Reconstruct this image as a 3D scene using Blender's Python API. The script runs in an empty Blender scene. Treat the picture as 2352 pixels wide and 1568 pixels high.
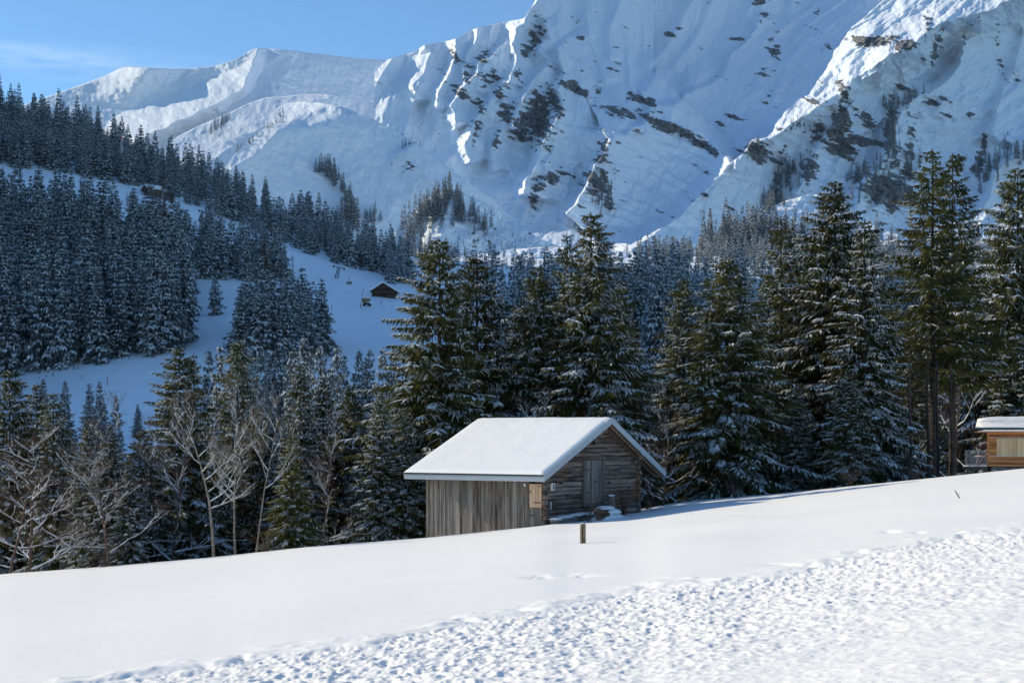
import bpy, math, random
import numpy as np
from mathutils import Vector
SC = bpy.context.scene
COL = SC.collection
K = 3266.6                      # photograph width units (2352 wide) per unit of tangent
HY = 995.0                      # eye level in the same units
def P(x, y, Y): return ((x-1176)/K*Y, Y, (HY-y)/K*Y)
R = math.radians

# ------------------------------------------------------------------ materials
def new_mat(name):
    m = bpy.data.materials.new(name); m.use_nodes = True
    nt = m.node_tree; nt.nodes.clear()
    out = nt.nodes.new('ShaderNodeOutputMaterial')
    return m, nt, out
def N(nt, t, **kw):
    n = nt.nodes.new(t)
    for k, v in kw.items():
        if k in n.inputs: n.inputs[k].default_value = v
        else: setattr(n, k, v)
    return n
def pbsdf(nt, out, color=(.5,.5,.5), rough=.8, spec=.3):
    b = nt.nodes.new('ShaderNodeBsdfPrincipled')
    b.inputs['Base Color'].default_value = (*color, 1); b.inputs['Roughness'].default_value = rough
    b.inputs['Specular IOR Level'].default_value = spec
    nt.links.new(b.outputs[0], out.inputs[0]); return b
def ramp(nt, stops):
    r = nt.nodes.new('ShaderNodeValToRGB'); e = r.color_ramp.elements
    while len(e) > 1: e.remove(e[-1])
    e[0].position = stops[0][0]; e[0].color = (*stops[0][1], 1)
    for p, c in stops[1:]:
        k = e.new(p); k.color = (*c, 1)
    return r
def plain(name, color, rough=.8, var=.15, scale=8, bump=0.0, spec=.3):
    m, nt, out = new_mat(name); b = pbsdf(nt, out, color, rough, spec)
    tc = N(nt, 'ShaderNodeTexCoord'); nz = N(nt, 'ShaderNodeTexNoise', Scale=scale, Detail=6.0)
    nt.links.new(tc.outputs['Object'], nz.inputs['Vector'])
    rp = ramp(nt, [(.3, tuple(c*(1-var) for c in color)), (.7, tuple(min(1, c*(1+var)) for c in color))])
    nt.links.new(nz.outputs['Fac'], rp.inputs[0]); nt.links.new(rp.outputs[0], b.inputs['Base Color'])
    if bump:
        bp = N(nt, 'ShaderNodeBump', Strength=bump, Distance=.02)
        nt.links.new(nz.outputs['Fac'], bp.inputs['Height']); nt.links.new(bp.outputs[0], b.inputs['Normal'])
    return m
def snow_mat(name, s1=3.0, d1=.02, s2=60.0, d2=.003, col=(.9,.905,.92), sparkle=False):
    m, nt, out = new_mat(name); b = pbsdf(nt, out, col, .55, .25)
    tc = N(nt, 'ShaderNodeTexCoord')
    n1 = N(nt, 'ShaderNodeTexNoise', Scale=s1, Detail=5.0); n2 = N(nt, 'ShaderNodeTexNoise', Scale=s2, Detail=3.0)
    for n in (n1, n2): nt.links.new(tc.outputs['Object'], n.inputs['Vector'])
    b1 = N(nt, 'ShaderNodeBump', Strength=1.0, Distance=d1); b2 = N(nt, 'ShaderNodeBump', Strength=1.0, Distance=d2)
    nt.links.new(n1.outputs['Fac'], b1.inputs['Height']); nt.links.new(n2.outputs['Fac'], b2.inputs['Height'])
    nt.links.new(b1.outputs[0], b2.inputs['Normal']); nt.links.new(b2.outputs[0], b.inputs['Normal'])
    if sparkle:
        v = N(nt, 'ShaderNodeTexVoronoi', Scale=22.0); nt.links.new(tc.outputs['Object'], v.inputs['Vector'])
        sp = N(nt, 'ShaderNodeSeparateColor'); nt.links.new(v.outputs['Color'], sp.inputs[0])
        g = N(nt, 'ShaderNodeMath', operation='GREATER_THAN'); g.inputs[1].default_value = .985
        nt.links.new(sp.outputs[0], g.inputs[0])
        lt = N(nt, 'ShaderNodeMath', operation='LESS_THAN'); lt.inputs[1].default_value = .22
        nt.links.new(v.outputs['Distance'], lt.inputs[0])
        mu = N(nt, 'ShaderNodeMath', operation='MULTIPLY'); nt.links.new(g.outputs[0], mu.inputs[0]); nt.links.new(lt.outputs[0], mu.inputs[1])
        mr = N(nt, 'ShaderNodeMapRange'); mr.inputs['To Min'].default_value = .55; mr.inputs['To Max'].default_value = .12
        nt.links.new(mu.outputs[0], mr.inputs['Value']); nt.links.new(mr.outputs[0], b.inputs['Roughness'])
        cm = N(nt, 'ShaderNodeMix', data_type='RGBA'); cm.inputs[6].default_value = (*col, 1); cm.inputs[7].default_value = (1, 1, 1, 1)
        nt.links.new(mu.outputs[0], cm.inputs[0]); nt.links.new(cm.outputs[2], b.inputs['Base Color'])
    return m
def wood_mat(name, dark, light, axis='Z', rust=None, along=.9, across=11.0):
    """weathered boards: grain stretched along the given local axis, tone from the mesh attribute 'tone'"""
    m, nt, out = new_mat(name); b = pbsdf(nt, out, light, .85, .15)
    tc = N(nt, 'ShaderNodeTexCoord'); mp = N(nt, 'ShaderNodeMapping')
    sc = [across]*3; sc['XYZ'.index(axis)] = along
    mp.inputs['Scale'].default_value = sc
    nz = N(nt, 'ShaderNodeTexNoise', Scale=1.0, Detail=8.0, Roughness=.65)
    nt.links.new(tc.outputs['Object'], mp.inputs[0]); nt.links.new(mp.outputs[0], nz.inputs['Vector'])
    at = N(nt, 'ShaderNodeAttribute', attribute_name='tone')
    ad = N(nt, 'ShaderNodeMath', operation='MULTIPLY_ADD'); ad.inputs[1].default_value = .62
    nt.links.new(at.outputs['Fac'], ad.inputs[0])
    ml = N(nt, 'ShaderNodeMath', operation='MULTIPLY_ADD'); ml.inputs[1].default_value = 1.3; ml.inputs[2].default_value = -.42
    nt.links.new(nz.outputs['Fac'], ml.inputs[0]); nt.links.new(ml.outputs[0], ad.inputs[2])
    rp = ramp(nt, [(.05, tuple(c*.35 for c in dark)), (.3, dark), (.75, light), (1., tuple(min(1, c*1.25) for c in light))])
    nt.links.new(ad.outputs[0], rp.inputs[0])
    src = rp.outputs[0]
    if rust:
        n2 = N(nt, 'ShaderNodeTexNoise', Scale=.55, Detail=4.0); nt.links.new(tc.outputs['Object'], n2.inputs['Vector'])
        r2 = ramp(nt, [(.52, (0,0,0)), (.68, (.75,.75,.75))]); nt.links.new(n2.outputs['Fac'], r2.inputs[0])
        mx = N(nt, 'ShaderNodeMix', data_type='RGBA'); mx.inputs[7].default_value = (*rust, 1)
        nt.links.new(r2.outputs[0], mx.inputs[0]); nt.links.new(src, mx.inputs[6])
        m2 = N(nt, 'ShaderNodeMix', data_type='RGBA', blend_type='MULTIPLY'); m2.inputs[0].default_value = .6
        nt.links.new(mx.outputs[2], m2.inputs[6])
        r3 = ramp(nt, [(.3, (.45,.45,.45)), (.6, (1,1,1))]); nt.links.new(nz.outputs['Fac'], r3.inputs[0]); nt.links.new(r3.outputs[0], m2.inputs[7])
        src = m2.outputs[2]
    # knots
    mp2 = N(nt, 'ShaderNodeMapping'); s2 = [3.2]*3; s2['XYZ'.index(axis)] = 1.6; mp2.inputs['Scale'].default_value = s2
    nt.links.new(tc.outputs['Object'], mp2.inputs[0])
    vo = N(nt, 'ShaderNodeTexVoronoi', Scale=2.2); nt.links.new(mp2.outputs[0], vo.inputs['Vector'])
    rk = ramp(nt, [(.04, (.35,.28,.22)), (.1, (1,1,1))]); nt.links.new(vo.outputs['Distance'], rk.inputs[0])
    m3 = N(nt, 'ShaderNodeMix', data_type='RGBA', blend_type='MULTIPLY'); m3.inputs[0].default_value = .8
    nt.links.new(src, m3.inputs[6]); nt.links.new(rk.outputs[0], m3.inputs[7]); nt.links.new(m3.outputs[2], b.inputs['Base Color'])
    bp = N(nt, 'ShaderNodeBump', Strength=.8, Distance=.015)
    nt.links.new(nz.outputs['Fac'], bp.inputs['Height']); nt.links.new(bp.outputs[0], b.inputs['Normal'])
    return m
def leaf_mat(name, c1, c2, trans=.3, scale=.9):
    m, nt, out = new_mat(name)
    tc = N(nt, 'ShaderNodeTexCoord'); nz = N(nt, 'ShaderNodeTexNoise', Scale=scale, Detail=3.0)
    nt.links.new(tc.outputs['Object'], nz.inputs['Vector'])
    rp = ramp(nt, [(.35, c1), (.65, c2)]); nt.links.new(nz.outputs['Fac'], rp.inputs[0])
    oi = N(nt, 'ShaderNodeObjectInfo')
    hs = N(nt, 'ShaderNodeHueSaturation'); mr = N(nt, 'ShaderNodeMapRange'); mr.inputs['To Min'].default_value = .75; mr.inputs['To Max'].default_value = 1.3
    nt.links.new(oi.outputs['Random'], mr.inputs['Value']); nt.links.new(mr.outputs[0], hs.inputs['Value']); nt.links.new(rp.outputs[0], hs.inputs['Color'])
    d = N(nt, 'ShaderNodeBsdfDiffuse'); t = N(nt, 'ShaderNodeBsdfTranslucent')
    nt.links.new(hs.outputs[0], d.inputs[0]); nt.links.new(hs.outputs[0], t.inputs[0])
    mx = N(nt, 'ShaderNodeMixShader'); mx.inputs[0].default_value = trans
    nt.links.new(d.outputs[0], mx.inputs[1]); nt.links.new(t.outputs[0], mx.inputs[2]); nt.links.new(mx.outputs[0], out.inputs[0])
    return m
def treesnow_mat():
    m, nt, out = new_mat('tree_snow')
    d = N(nt, 'ShaderNodeBsdfDiffuse'); d.inputs[0].default_value = (.86,.88,.9,1)
    t = N(nt, 'ShaderNodeBsdfTranslucent'); t.inputs[0].default_value = (.8,.84,.88,1)
    mx = N(nt, 'ShaderNodeMixShader'); mx.inputs[0].default_value = .22
    nt.links.new(d.outputs[0], mx.inputs[1]); nt.links.new(t.outputs[0], mx.inputs[2]); nt.links.new(mx.outputs[0], out.inputs[0])
    return m
def rocksnow_mat(name, bs=.02, bd=2.0, track=0.0):
    """mountain: snow, with bare rock where the mesh attribute 'rock' says so"""
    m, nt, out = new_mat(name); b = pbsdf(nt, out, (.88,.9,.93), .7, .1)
    tc = N(nt, 'ShaderNodeTexCoord')
    at = N(nt, 'ShaderNodeAttribute', attribute_name='rock')
    nz = N(nt, 'ShaderNodeTexNoise', Scale=.12, Detail=6.0); nt.links.new(tc.outputs['Object'], nz.inputs['Vector'])
    rc = ramp(nt, [(.3, (.07,.07,.075)), (.5, (.15,.15,.155)), (.7, (.27,.26,.25))]); nt.links.new(nz.outputs['Fac'], rc.inputs[0])
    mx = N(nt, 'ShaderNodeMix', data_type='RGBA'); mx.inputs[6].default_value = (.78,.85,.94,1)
    mpr = N(nt, 'ShaderNodeMapping'); mpr.inputs['Rotation'].default_value = (0, R(-24), 0); mpr.inputs['Scale'].default_value = (.03, .03, .13)
    rn = N(nt, 'ShaderNodeTexNoise', Scale=1.0, Detail=7.0, Roughness=.68); nt.links.new(tc.outputs['Object'], mpr.inputs[0]); nt.links.new(mpr.outputs[0], rn.inputs['Vector'])
    ra = N(nt, 'ShaderNodeMath', operation='MULTIPLY_ADD'); ra.inputs[1].default_value = 1.5; nt.links.new(rn.outputs['Fac'], ra.inputs[0]); nt.links.new(at.outputs['Fac'], ra.inputs[2])
    rt = N(nt, 'ShaderNodeMapRange'); rt.inputs['From Min'].default_value = 1.37; rt.inputs['From Max'].default_value = 1.45; nt.links.new(ra.outputs[0], rt.inputs['Value'])
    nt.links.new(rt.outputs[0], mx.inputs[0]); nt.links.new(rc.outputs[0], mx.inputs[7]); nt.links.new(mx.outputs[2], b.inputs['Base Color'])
    mpf = N(nt, 'ShaderNodeMapping'); mpf.inputs['Scale'].default_value = (1, 1, .35); nt.links.new(tc.outputs['Object'], mpf.inputs[0])
    n1 = N(nt, 'ShaderNodeTexNoise', Scale=bs, Detail=6.0, Roughness=.55); nt.links.new(mpf.outputs[0], n1.inputs['Vector'])
    b1 = N(nt, 'ShaderNodeBump', Strength=1.0, Distance=bd); nt.links.new(n1.outputs['Fac'], b1.inputs['Height'])
    last = b1
    if track:
        wv = N(nt, 'ShaderNodeTexNoise', Scale=track, Detail=5.0, Distortion=3.5)
        nt.links.new(tc.outputs['Object'], wv.inputs['Vector'])
        b2 = N(nt, 'ShaderNodeBump', Strength=.6, Distance=2.5); nt.links.new(wv.outputs['Fac'], b2.inputs['Height']); nt.links.new(b1.outputs[0], b2.inputs['Normal'])
        last = b2
    nt.links.new(last.outputs[0], b.inputs['Normal'])
    return m

M = {}
M['snow'] = snow_mat('snow', 2.5, .012, 45., .004, (.93,.915,.89), sparkle=True)
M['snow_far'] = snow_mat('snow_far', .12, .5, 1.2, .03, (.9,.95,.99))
M['roof_snow'] = snow_mat('roof_snow', 5., .012, 60., .004, (.9,.895,.88))
M['tree_snow'] = treesnow_mat()
M['needle'] = leaf_mat('needle', (.042,.05,.02), (.13,.125,.042), .45)
M['needle_green'] = leaf_mat('needle_green', (.09,.1,.025), (.24,.225,.055), .48)
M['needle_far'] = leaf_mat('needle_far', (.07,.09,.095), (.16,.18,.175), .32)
M['larch'] = leaf_mat('larch', (.12,.06,.03), (.2,.1,.06), .3)
M['bark'] = plain('bark', (.05,.038,.03), .9, .4, 6, .5)
M['birch'] = plain('birch', (.2,.17,.14), .85, .45, 3, .4)
M['twig'] = plain('twig', (.1,.065,.05), .9, .3, 4)
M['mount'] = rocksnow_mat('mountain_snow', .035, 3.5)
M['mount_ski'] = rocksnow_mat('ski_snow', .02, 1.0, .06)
M['plank'] = wood_mat('plank', (.075,.06,.048), (.29,.255,.225), 'Z')
M['log'] = wood_mat('log', (.085,.062,.048), (.3,.235,.19), 'X', rust=(.27,.12,.055), across=9.)
M['old_wood'] = wood_mat('old_wood', (.06,.048,.04), (.22,.18,.15), 'Z')
M['new_wood'] = wood_mat('new_wood', (.5,.33,.2), (.72,.5,.34), 'Z', across=6.)
M['rafter'] = wood_mat('rafter', (.09,.055,.035), (.24,.15,.1), 'X')
M['soffit'] = plain('soffit', (.05,.035,.027), .9, .4, 9)
M['fascia'] = plain('fascia', (.36,.4,.44), .5, .06, 3)
M['metal'] = plain('metal', (.3,.31,.32), .45, .1, 4)
M['iron'] = plain('iron', (.02,.018,.017), .6, .2, 6)
M['dark'] = plain('dark', (.012,.01,.01), .9, .2, 6)
M['zinc'] = plain('zinc', (.32,.33,.34), .55, .15, 6)
M['stone'] = plain('stone', (.2,.18,.16), .9, .45, 7, .6)
M['post'] = wood_mat('post', (.11,.08,.05), (.34,.26,.16), 'Z', across=26., along=1.5)
M['red'] = plain('red', (.6,.06,.03), .6)
M['orange'] = plain('orange', (.7,.16,.03), .6)
M['pole_blue'] = plain('pole_blue', (.03,.05,.12), .6)
M['yellow'] = plain('yellow', (.3,.2,.08), .6)
M['white_paint'] = plain('white_paint', (.75,.75,.73), .5, .05)
M['glass'] = plain('glass', (.03,.035,.04), .15, .1, spec=.6)
M['brown_wall'] = wood_mat('brown_wall', (.05,.03,.022), (.13,.08,.055), 'X', across=2.5, along=.3)
M['cedar'] = wood_mat('cedar', (.4,.15,.05), (.75,.36,.15), 'X', across=5., along=.4)
M['pine_panel'] = wood_mat('pine_panel', (.65,.43,.23), (.88,.66,.4), 'Z', across=5., along=.4)

# ------------------------------------------------------------------ mesh helpers
def np_mesh(name, V, F, mats, mi=None, smooth=False, attr=None):
    """V (n,3) array, F (m,k) array of quads or triangles"""
    me = bpy.data.meshes.new(name)
    V = np.ascontiguousarray(V, dtype=np.float32); F = np.ascontiguousarray(F, dtype=np.int32)
    k = F.shape[1]
    me.vertices.add(len(V)); me.vertices.foreach_set('co', V.ravel())
    me.loops.add(F.size); me.loops.foreach_set('vertex_index', F.ravel())
    me.polygons.add(len(F))
    me.polygons.foreach_set('loop_start', np.arange(0, F.size, k, dtype=np.int32))
    if mi is not None: me.polygons.foreach_set('material_index', np.ascontiguousarray(mi, dtype=np.int32))
    me.polygons.foreach_set('use_smooth', np.full(len(F), smooth))
    if attr:
        for an, av in attr.items():
            a = me.attributes.new(an, 'FLOAT', 'POINT'); a.data.foreach_set('value', np.ascontiguousarray(av, dtype=np.float32))
    me.update(calc_edges=True)
    for m in mats: me.materials.append(m)
    return me
class MB:
    """collects boxes, bars and tubes into one mesh"""
    def __init__(s): s.v = []; s.f = []; s.m = []; s.t = []
    def add(s, vs, fs, mi=0, tone=.5):
        o = len(s.v); s.v += [tuple(v) for v in vs]; s.t += [tone]*len(vs)
        s.f += [tuple(o+i for i in f) for f in fs]; s.m += [mi]*len(fs)
    def box(s, x0, y0, z0, x1, y1, z1, mi=0, tone=.5):
        s.add([(x0,y0,z0),(x1,y0,z0),(x1,y1,z0),(x0,y1,z0),(x0,y0,z1),(x1,y0,z1),(x1,y1,z1),(x0,y1,z1)],
              [(0,3,2,1),(4,5,6,7),(0,1,5,4),(1,2,6,5),(2,3,7,6),(3,0,4,7)], mi, tone)
    def prism(s, poly, a0, a1, axis='y', mi=0, tone=.5):
        """poly: list of (p,q); extruded along axis"""
        n = len(poly)
        def mk(p, q, a): return {'y': (p, a, q), 'x': (a, p, q), 'z': (p, q, a)}[axis]
        vs = [mk(p, q, a0) for p, q in poly]+[mk(p, q, a1) for p, q in poly]
        fs = [tuple(range(n)), tuple(reversed(range(n, 2*n)))]+[(i, (i+1) % n, n+(i+1) % n, n+i) for i in range(n)]
        s.add(vs, fs, mi, tone)
    def bar(s, a, b, w, h=None, mi=0, tone=.5, n=4):
        tube(s, [a, b], [w/2, w/2], n, mi, tone, (h or w)/w)
    def build(s, name, mats, parent=None, loc=None, smooth=False, bevel=0):
        me = bpy.data.meshes.new(name); me.from_pydata(s.v, [], s.f)
        if not isinstance(mats, (list, tuple)): mats = [mats]
        for m in mats: me.materials.append(m)
        me.polygons.foreach_set('material_index', s.m)
        if smooth: me.polygons.foreach_set('use_smooth', [True]*len(s.f))
        a = me.attributes.new('tone', 'FLOAT', 'POINT'); a.data.foreach_set('value', s.t)
        me.update(); o = bpy.data.objects.new(name, me); COL.objects.link(o)
        if parent: o.parent = parent
        if loc: o.location = loc
        if bevel:
            b = o.modifiers.new('bevel', 'BEVEL'); b.width = bevel; b.segments = 1
        return o
def tube(mb, pts, rad, n=6, mi=0, tone=.5, asp=1.0, cap=True):
    pts = [Vector(p) for p in pts]; vs = []; fs = []
    prev = None
    for i, p in enumerate(pts):
        d = (pts[min(i+1, len(pts)-1)]-pts[max(i-1, 0)]).normalized()
        ref = Vector((0, 0, 1)) if abs(d.z) < .95 else Vector((1, 0, 0))
        sx = d.cross(ref).normalized(); sy = sx.cross(d).normalized()
        for j in range(n):
            a = 2*math.pi*(j+.5)/n
            q = math.sqrt(2) if n == 4 else 1
            vs.append(p+(sx*math.cos(a)+sy*math.sin(a)*asp)*rad[i]*q)
    for i in range(len(pts)-1):
        for j in range(n):
            k = (j+1) % n
            fs.append((i*n+j, i*n+k, (i+1)*n+k, (i+1)*n+j))
    if cap: fs += [tuple(reversed(range(n))), tuple(range((len(pts)-1)*n, len(pts)*n))]
    mb.add(vs, fs, mi, tone)
def tag(o, label=None, cat=None, group=None, kind=None):
    if label: o['label'] = label
    if cat: o['category'] = cat
    if group: o['group'] = group
    if kind: o['kind'] = kind
    return o
def thing(name, label, cat, loc=(0,0,0), rz=0, group=None):
    o = bpy.data.objects.new(name, None); COL.objects.link(o); o.location = loc; o.rotation_euler = (0, 0, rz)
    return tag(o, label, cat, group)
def link(name, me, parent=None):
    o = bpy.data.objects.new(name, me); COL.objects.link(o)
    if parent: o.parent = parent
    return o

# ------------------------------------------------------------------ noise
_rng = np.random.default_rng(11)
_T = _rng.random((512, 512)).astype(np.float32)
def vnoise(x, y, seed=0):
    x = x+seed*37.13; y = y+seed*91.7
    xi = np.floor(x).astype(np.int64); yi = np.floor(y).astype(np.int64)
    fx = x-xi; fy = y-yi; fx = fx*fx*fx*(fx*(fx*6-15)+10); fy = fy*fy*fy*(fy*(fy*6-15)+10)
    a = _T[yi & 511, xi & 511]; b = _T[yi & 511, (xi+1) & 511]; c = _T[(yi+1) & 511, xi & 511]; d = _T[(yi+1) & 511, (xi+1) & 511]
    return (a*(1-fx)+b*fx)*(1-fy)+(c*(1-fx)+d*fx)*fy
def fbm(x, y, oct=5, seed=0, gain=.5):
    s = 0; a = 1; t = 0
    for i in range(oct):
        s = s+a*(vnoise(x, y, seed+i*3)-.5); t += a; a *= gain; x = x*2.03+5.1; y = y*2.03+1.7
    return s/t*2
def ridged(x, y, oct=5, seed=0, gain=.55):
    s = 0; a = 1; t = 0
    for i in range(oct):
        s = s+a*(1-np.abs(vnoise(x, y, seed+i*5)*2-1)); t += a; a *= gain; x = x*2.07+3.3; y = y*2.07+7.1
    return s/t
def sstep(a, b, x):
    if np.ndim(a) == 0 and np.ndim(b) == 0 and a == b: return (np.asarray(x) > a)*1.0
    t = np.clip((x-a)/(b-a), 0, 1); return t*t*(3-2*t)
def smooth_interp(x, pts, k=12.0):
    xs = [p[0] for p in pts]; ys = [p[1] for p in pts]
    return sum(np.interp(x+o, xs, ys) for o in (-k, -k/2, 0, k/2, k))/5
def grid_faces(nr, nc):
    i = np.arange(nr-1)[:, None]*nc+np.arange(nc-1)[None, :]; i = i.ravel()
    return np.stack([i, i+1, i+1+nc, i+nc], 1)

# ------------------------------------------------------------------ snow field and valley
CREST = [(-900,1430,52),(-300,1352,52),(0,1318,52),(250,1300,52),(500,1278,52),(700,1256,52),(980,1234.5,51),(1250,1207,51.5),(1300,1199,55),(1360,1186,60),(1467,1169,66),
         (1550,1154.5,68),(1650,1144,68),(1770,1135,66),(2090,1103,60),(2352,1076,58),(2700,1042,56),(3300,990,56)]
def crest_m(x):
    yc = smooth_interp(x, [(a, b) for a, b, c in CREST], 30); Yc = smooth_interp(x, [(a, c) for a, b, c in CREST], 30)
    return (HY-yc)/K+1.7/Yc, Yc
HILL_Y = np.array([170, 260, 330, 440, 560, 700, 900, 1150.])
HILL_X = np.array([-900, 0, 300, 600, 900, 1200, 1700, 2352, 3000.])
HILL = np.array([  # pixel row of the ground at each distance, per column
 [1200,1010,640,60,150,-150,-150,-100],  # column out of view, its heights shaped to keep sun off the valley
 [1190,1010,862,630,398,234,330,450],
 [1180,1010,822,640,442,354,400,500],
 [1160,1000,802,655,552,468,490,540],
 [1140, 985,845,690,640,600,590,600],
 [1120, 960,850,745,680,640,606,590],
 [1120, 960,860,760,690,640,606,590],
 [1120, 980,890,810,740,690,640,600],
 [1120, 980,890,810,740,690,640,600.]])
def hill_row(x, Y):
    """pixel row of the hillside at column x (photo units) and distance Y"""
    x = np.asarray(x, float); Y = np.asarray(Y, float)
    rows = []
    def sm(x):
        t = np.zeros(x.shape+(len(HILL_Y),))
        for j in range(len(HILL_Y)): t[..., j] = smooth_interp(x, list(zip(HILL_X, HILL[:, j])), 90)
        return t
    t = sm(x); out = 0
    for o in (-14, 0, 14):
        q = np.clip(Y+o, HILL_Y[0], HILL_Y[-1]); j = np.clip(np.searchsorted(HILL_Y, q)-1, 0, len(HILL_Y)-2)
        f = (q-HILL_Y[j])/(HILL_Y[j+1]-HILL_Y[j])
        a = np.take_along_axis(t, j[..., None], -1)[..., 0]; b = np.take_along_axis(t, (j+1)[..., None], -1)[..., 0]
        out = out+(a*(1-f)+b*f)/3
    return out
def ground(x, Y):
    """terrain height at photo column x and distance Y"""
    x = np.asarray(x, float); Y = np.asarray(Y, float)
    m, Yc = crest_m(x)
    X = (x-1176)/K*Y
    d = np.maximum(Y-Yc, 0)
    sl = smooth_interp(x, [(-900,.3),(600,.26),(1150,.2),(1300,.12),(1800,.1),(2352,.1),(3300,.1)], 60)
    drop = sl*(np.sqrt(d*d+16)-4)
    near = -1.7+m*np.minimum(Y, Yc+6)+np.maximum(Y-Yc-6, 0)*m*.4-drop
    near = near+.10*fbm(X*.11+4, Y*.09, 3, 5)*sstep(6, 20, Y)*(1-sstep(Yc-8, Yc-1, Y))
    far = (HY-hill_row(x, Y))/K*np.maximum(Y, 120)
    far = far+fbm(X*.012, Y*.012, 4, 9)*3*sstep(200, 330, Y)
    sl_ = -X/Y; far = far+np.maximum(0, sl_-.42)*Y*.6*sstep(190, 290, Y)      # height added to the unseen valley side, to shade the slopes below
    w = sstep(125, 235, Y)
    return near*(1-w)+far*w
def gz(X, Y): return float(ground(X/Y*K+1176, Y))
def gpx(x, Y): return float(ground(x, Y))
TRACK = [(-300,1700),(150,1572),(300,1548),(470,1528),(560,1500),(660,1486),(860,1470),(980,1436),(1150,1405),(1400,1362),(1480,1345),(1620,1335),(1760,1318),(1860,1298),(1950,1275),(2150,1242),(2352,1214),(2900,1150)]
def footprints(X, Y, x):
    """trodden snow: overlapping boot holes with raised rims"""
    def cell(sz, seed, asp):
        gx = X/sz; gy = Y/(sz*asp); ix = np.floor(gx).astype(np.int64); iy = np.floor(gy).astype(np.int64)
        h = np.zeros_like(X); rim = np.zeros_like(X)
        for a in (-1, 0, 1):
            for b in (-1, 0, 1):
                cx = ix+a; cy = iy+b
                r1 = _T[(cy*7+seed*13) & 511, (cx*11+seed) & 511]; r2 = _T[(cy*5+91) & 511, (cx*3+seed*29) & 511]; r3 = _T[(cy+17*seed) & 511, (cx+5) & 511]
                ang = r3*3.14; dx = (gx-cx-r1); dy = (gy-cy-r2)
                u = dx*np.cos(ang)+dy*np.sin(ang); v = -dx*np.sin(ang)+dy*np.cos(ang)
                rr = np.sqrt((u/.62)**2+(v/.36)**2)
                h -= (.35+.65*r2)*(1-sstep(.45, 1.0, rr)); rim += (.3+.5*r1)*np.exp(-((rr-1.15)/.25)**2)
        return h+.55*rim
    q = vnoise(X*.7, Y*.7, 5)
    return cell(.15, 1, 1.3)*.45+cell(.25, 2, 1.3)*.55*(.3+1.3*q)+cell(.09, 3, 1.2)*.2+cell(.45, 4, 1.2)*.35*sstep(.55, .8, q)
def field_height(X, Y):
    x = X/Y*K+1176
    z = ground(x, Y)
    m, Yc = crest_m(x)
    row = HY+K*(1.7/Y-m)
    edge = smooth_interp(x, TRACK, 20)+9*fbm(X*1.1, Y*1.1, 3, 3)+7*fbm(X*4, Y*4, 2, 8)
    w = sstep(-3, 9, row-edge)*(1-.9*sstep(34, 46, Y))
    calm = 1-.78*sstep(60, 300, row-edge+ (x-1400)*.12)
    fp = footprints(X, Y, x)
    z = z+w*(.029*calm*fp-.045*(1-.3*calm)+.03*fbm(X*1.3, Y*1.3, 4, 2)+.03*fbm(X*7, Y*7, 4, 6)*calm)
    z = z+.035*np.exp(-((row-edge+5)/6)**2)*(.5+fbm(X*2.5, Y*2.5, 3, 4))
    # a few shallow isolated prints and a faint break of slope
    for (px, py, lx, ly, dep) in ((1240,1328,38,3.5,.06),(1320,1326,60,3,.04),(1620,1330,32,3,.05),(1200,1392,40,3,.05),(1065,1416,36,3.5,.06),(1820,1297,60,2.5,.04),(480,1527,24,3,.04),(2045,1225,18,2.5,.05),(2110,1226,14,2,.03),(560,1505,12,3,.04)):
        z = z-dep*np.exp(-((x-px)/lx)**2-((row-py)/ly)**2)*(1+.8*fbm(X*4, Y*4, 2, 7))
    brk = smooth_interp(x, [(1400,1235),(1700,1205),(2000,1180),(2352,1140),(3000,1080)], 40)
    z = z+.05*sstep(1500, 1800, x)*np.exp(-((row-brk)/9)**2)
    # line of animal tracks
    tr = 1178-(x-1750)*.06+10*np.sin((x-1700)/90)
    z = z-.022*np.exp(-((row-tr)/1.6)**2)*sstep(1500, 1560, x)*(1-sstep(2000, 2060, x))*(np.sin(x*1.1) > .1)
    return z
def build_field():
    nr, nc = 900, 1900
    iy = np.linspace(1/7.0, 1/95., nr); Yr = 1/iy
    s = np.linspace(-.46, .46, nc)
    Y = np.repeat(Yr[:, None], nc, 1); X = s[None, :]*(Y+14)
    # rows start at the near edge
    Z = field_height(X, Y)
    V = np.stack([X, Y, Z], -1).reshape(-1, 3)
    me = np_mesh('snow_field', V, grid_faces(nr, nc)[:, ::1], [M['snow']], smooth=True)
    tag(link('snow_field', me), 'untouched sunlit snow field with trodden snow at the lower right', None, kind='structure')
    # snow round and behind the camera
    nr, nc = 60, 120
    Y = np.linspace(-40, 7.06, nr)[:, None]+np.zeros((1, nc)); X = np.linspace(-1, 1, nc)[None, :]*np.interp(Y, [-40, 7.06], [60, 60])
    q = np.maximum(np.abs(Y), 7.0); xx = np.clip(X/np.maximum(q, 7.0), -.46, .46)*K+1176
    m, _ = crest_m(xx); Z = -1.78+m*np.maximum(Y, 0)-.0*X+np.where(np.abs(X) > .46*q, (np.abs(X)-.46*q)*np.sign(X)*.1, 0)
    V = np.stack([X, Y, Z], -1).reshape(-1, 3)
    tag(link('snow_ground', np_mesh('snow_ground', V, grid_faces(nr, nc), [M['snow']], smooth=True)), 'flat snow around the viewpoint', None, kind='structure')
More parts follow.
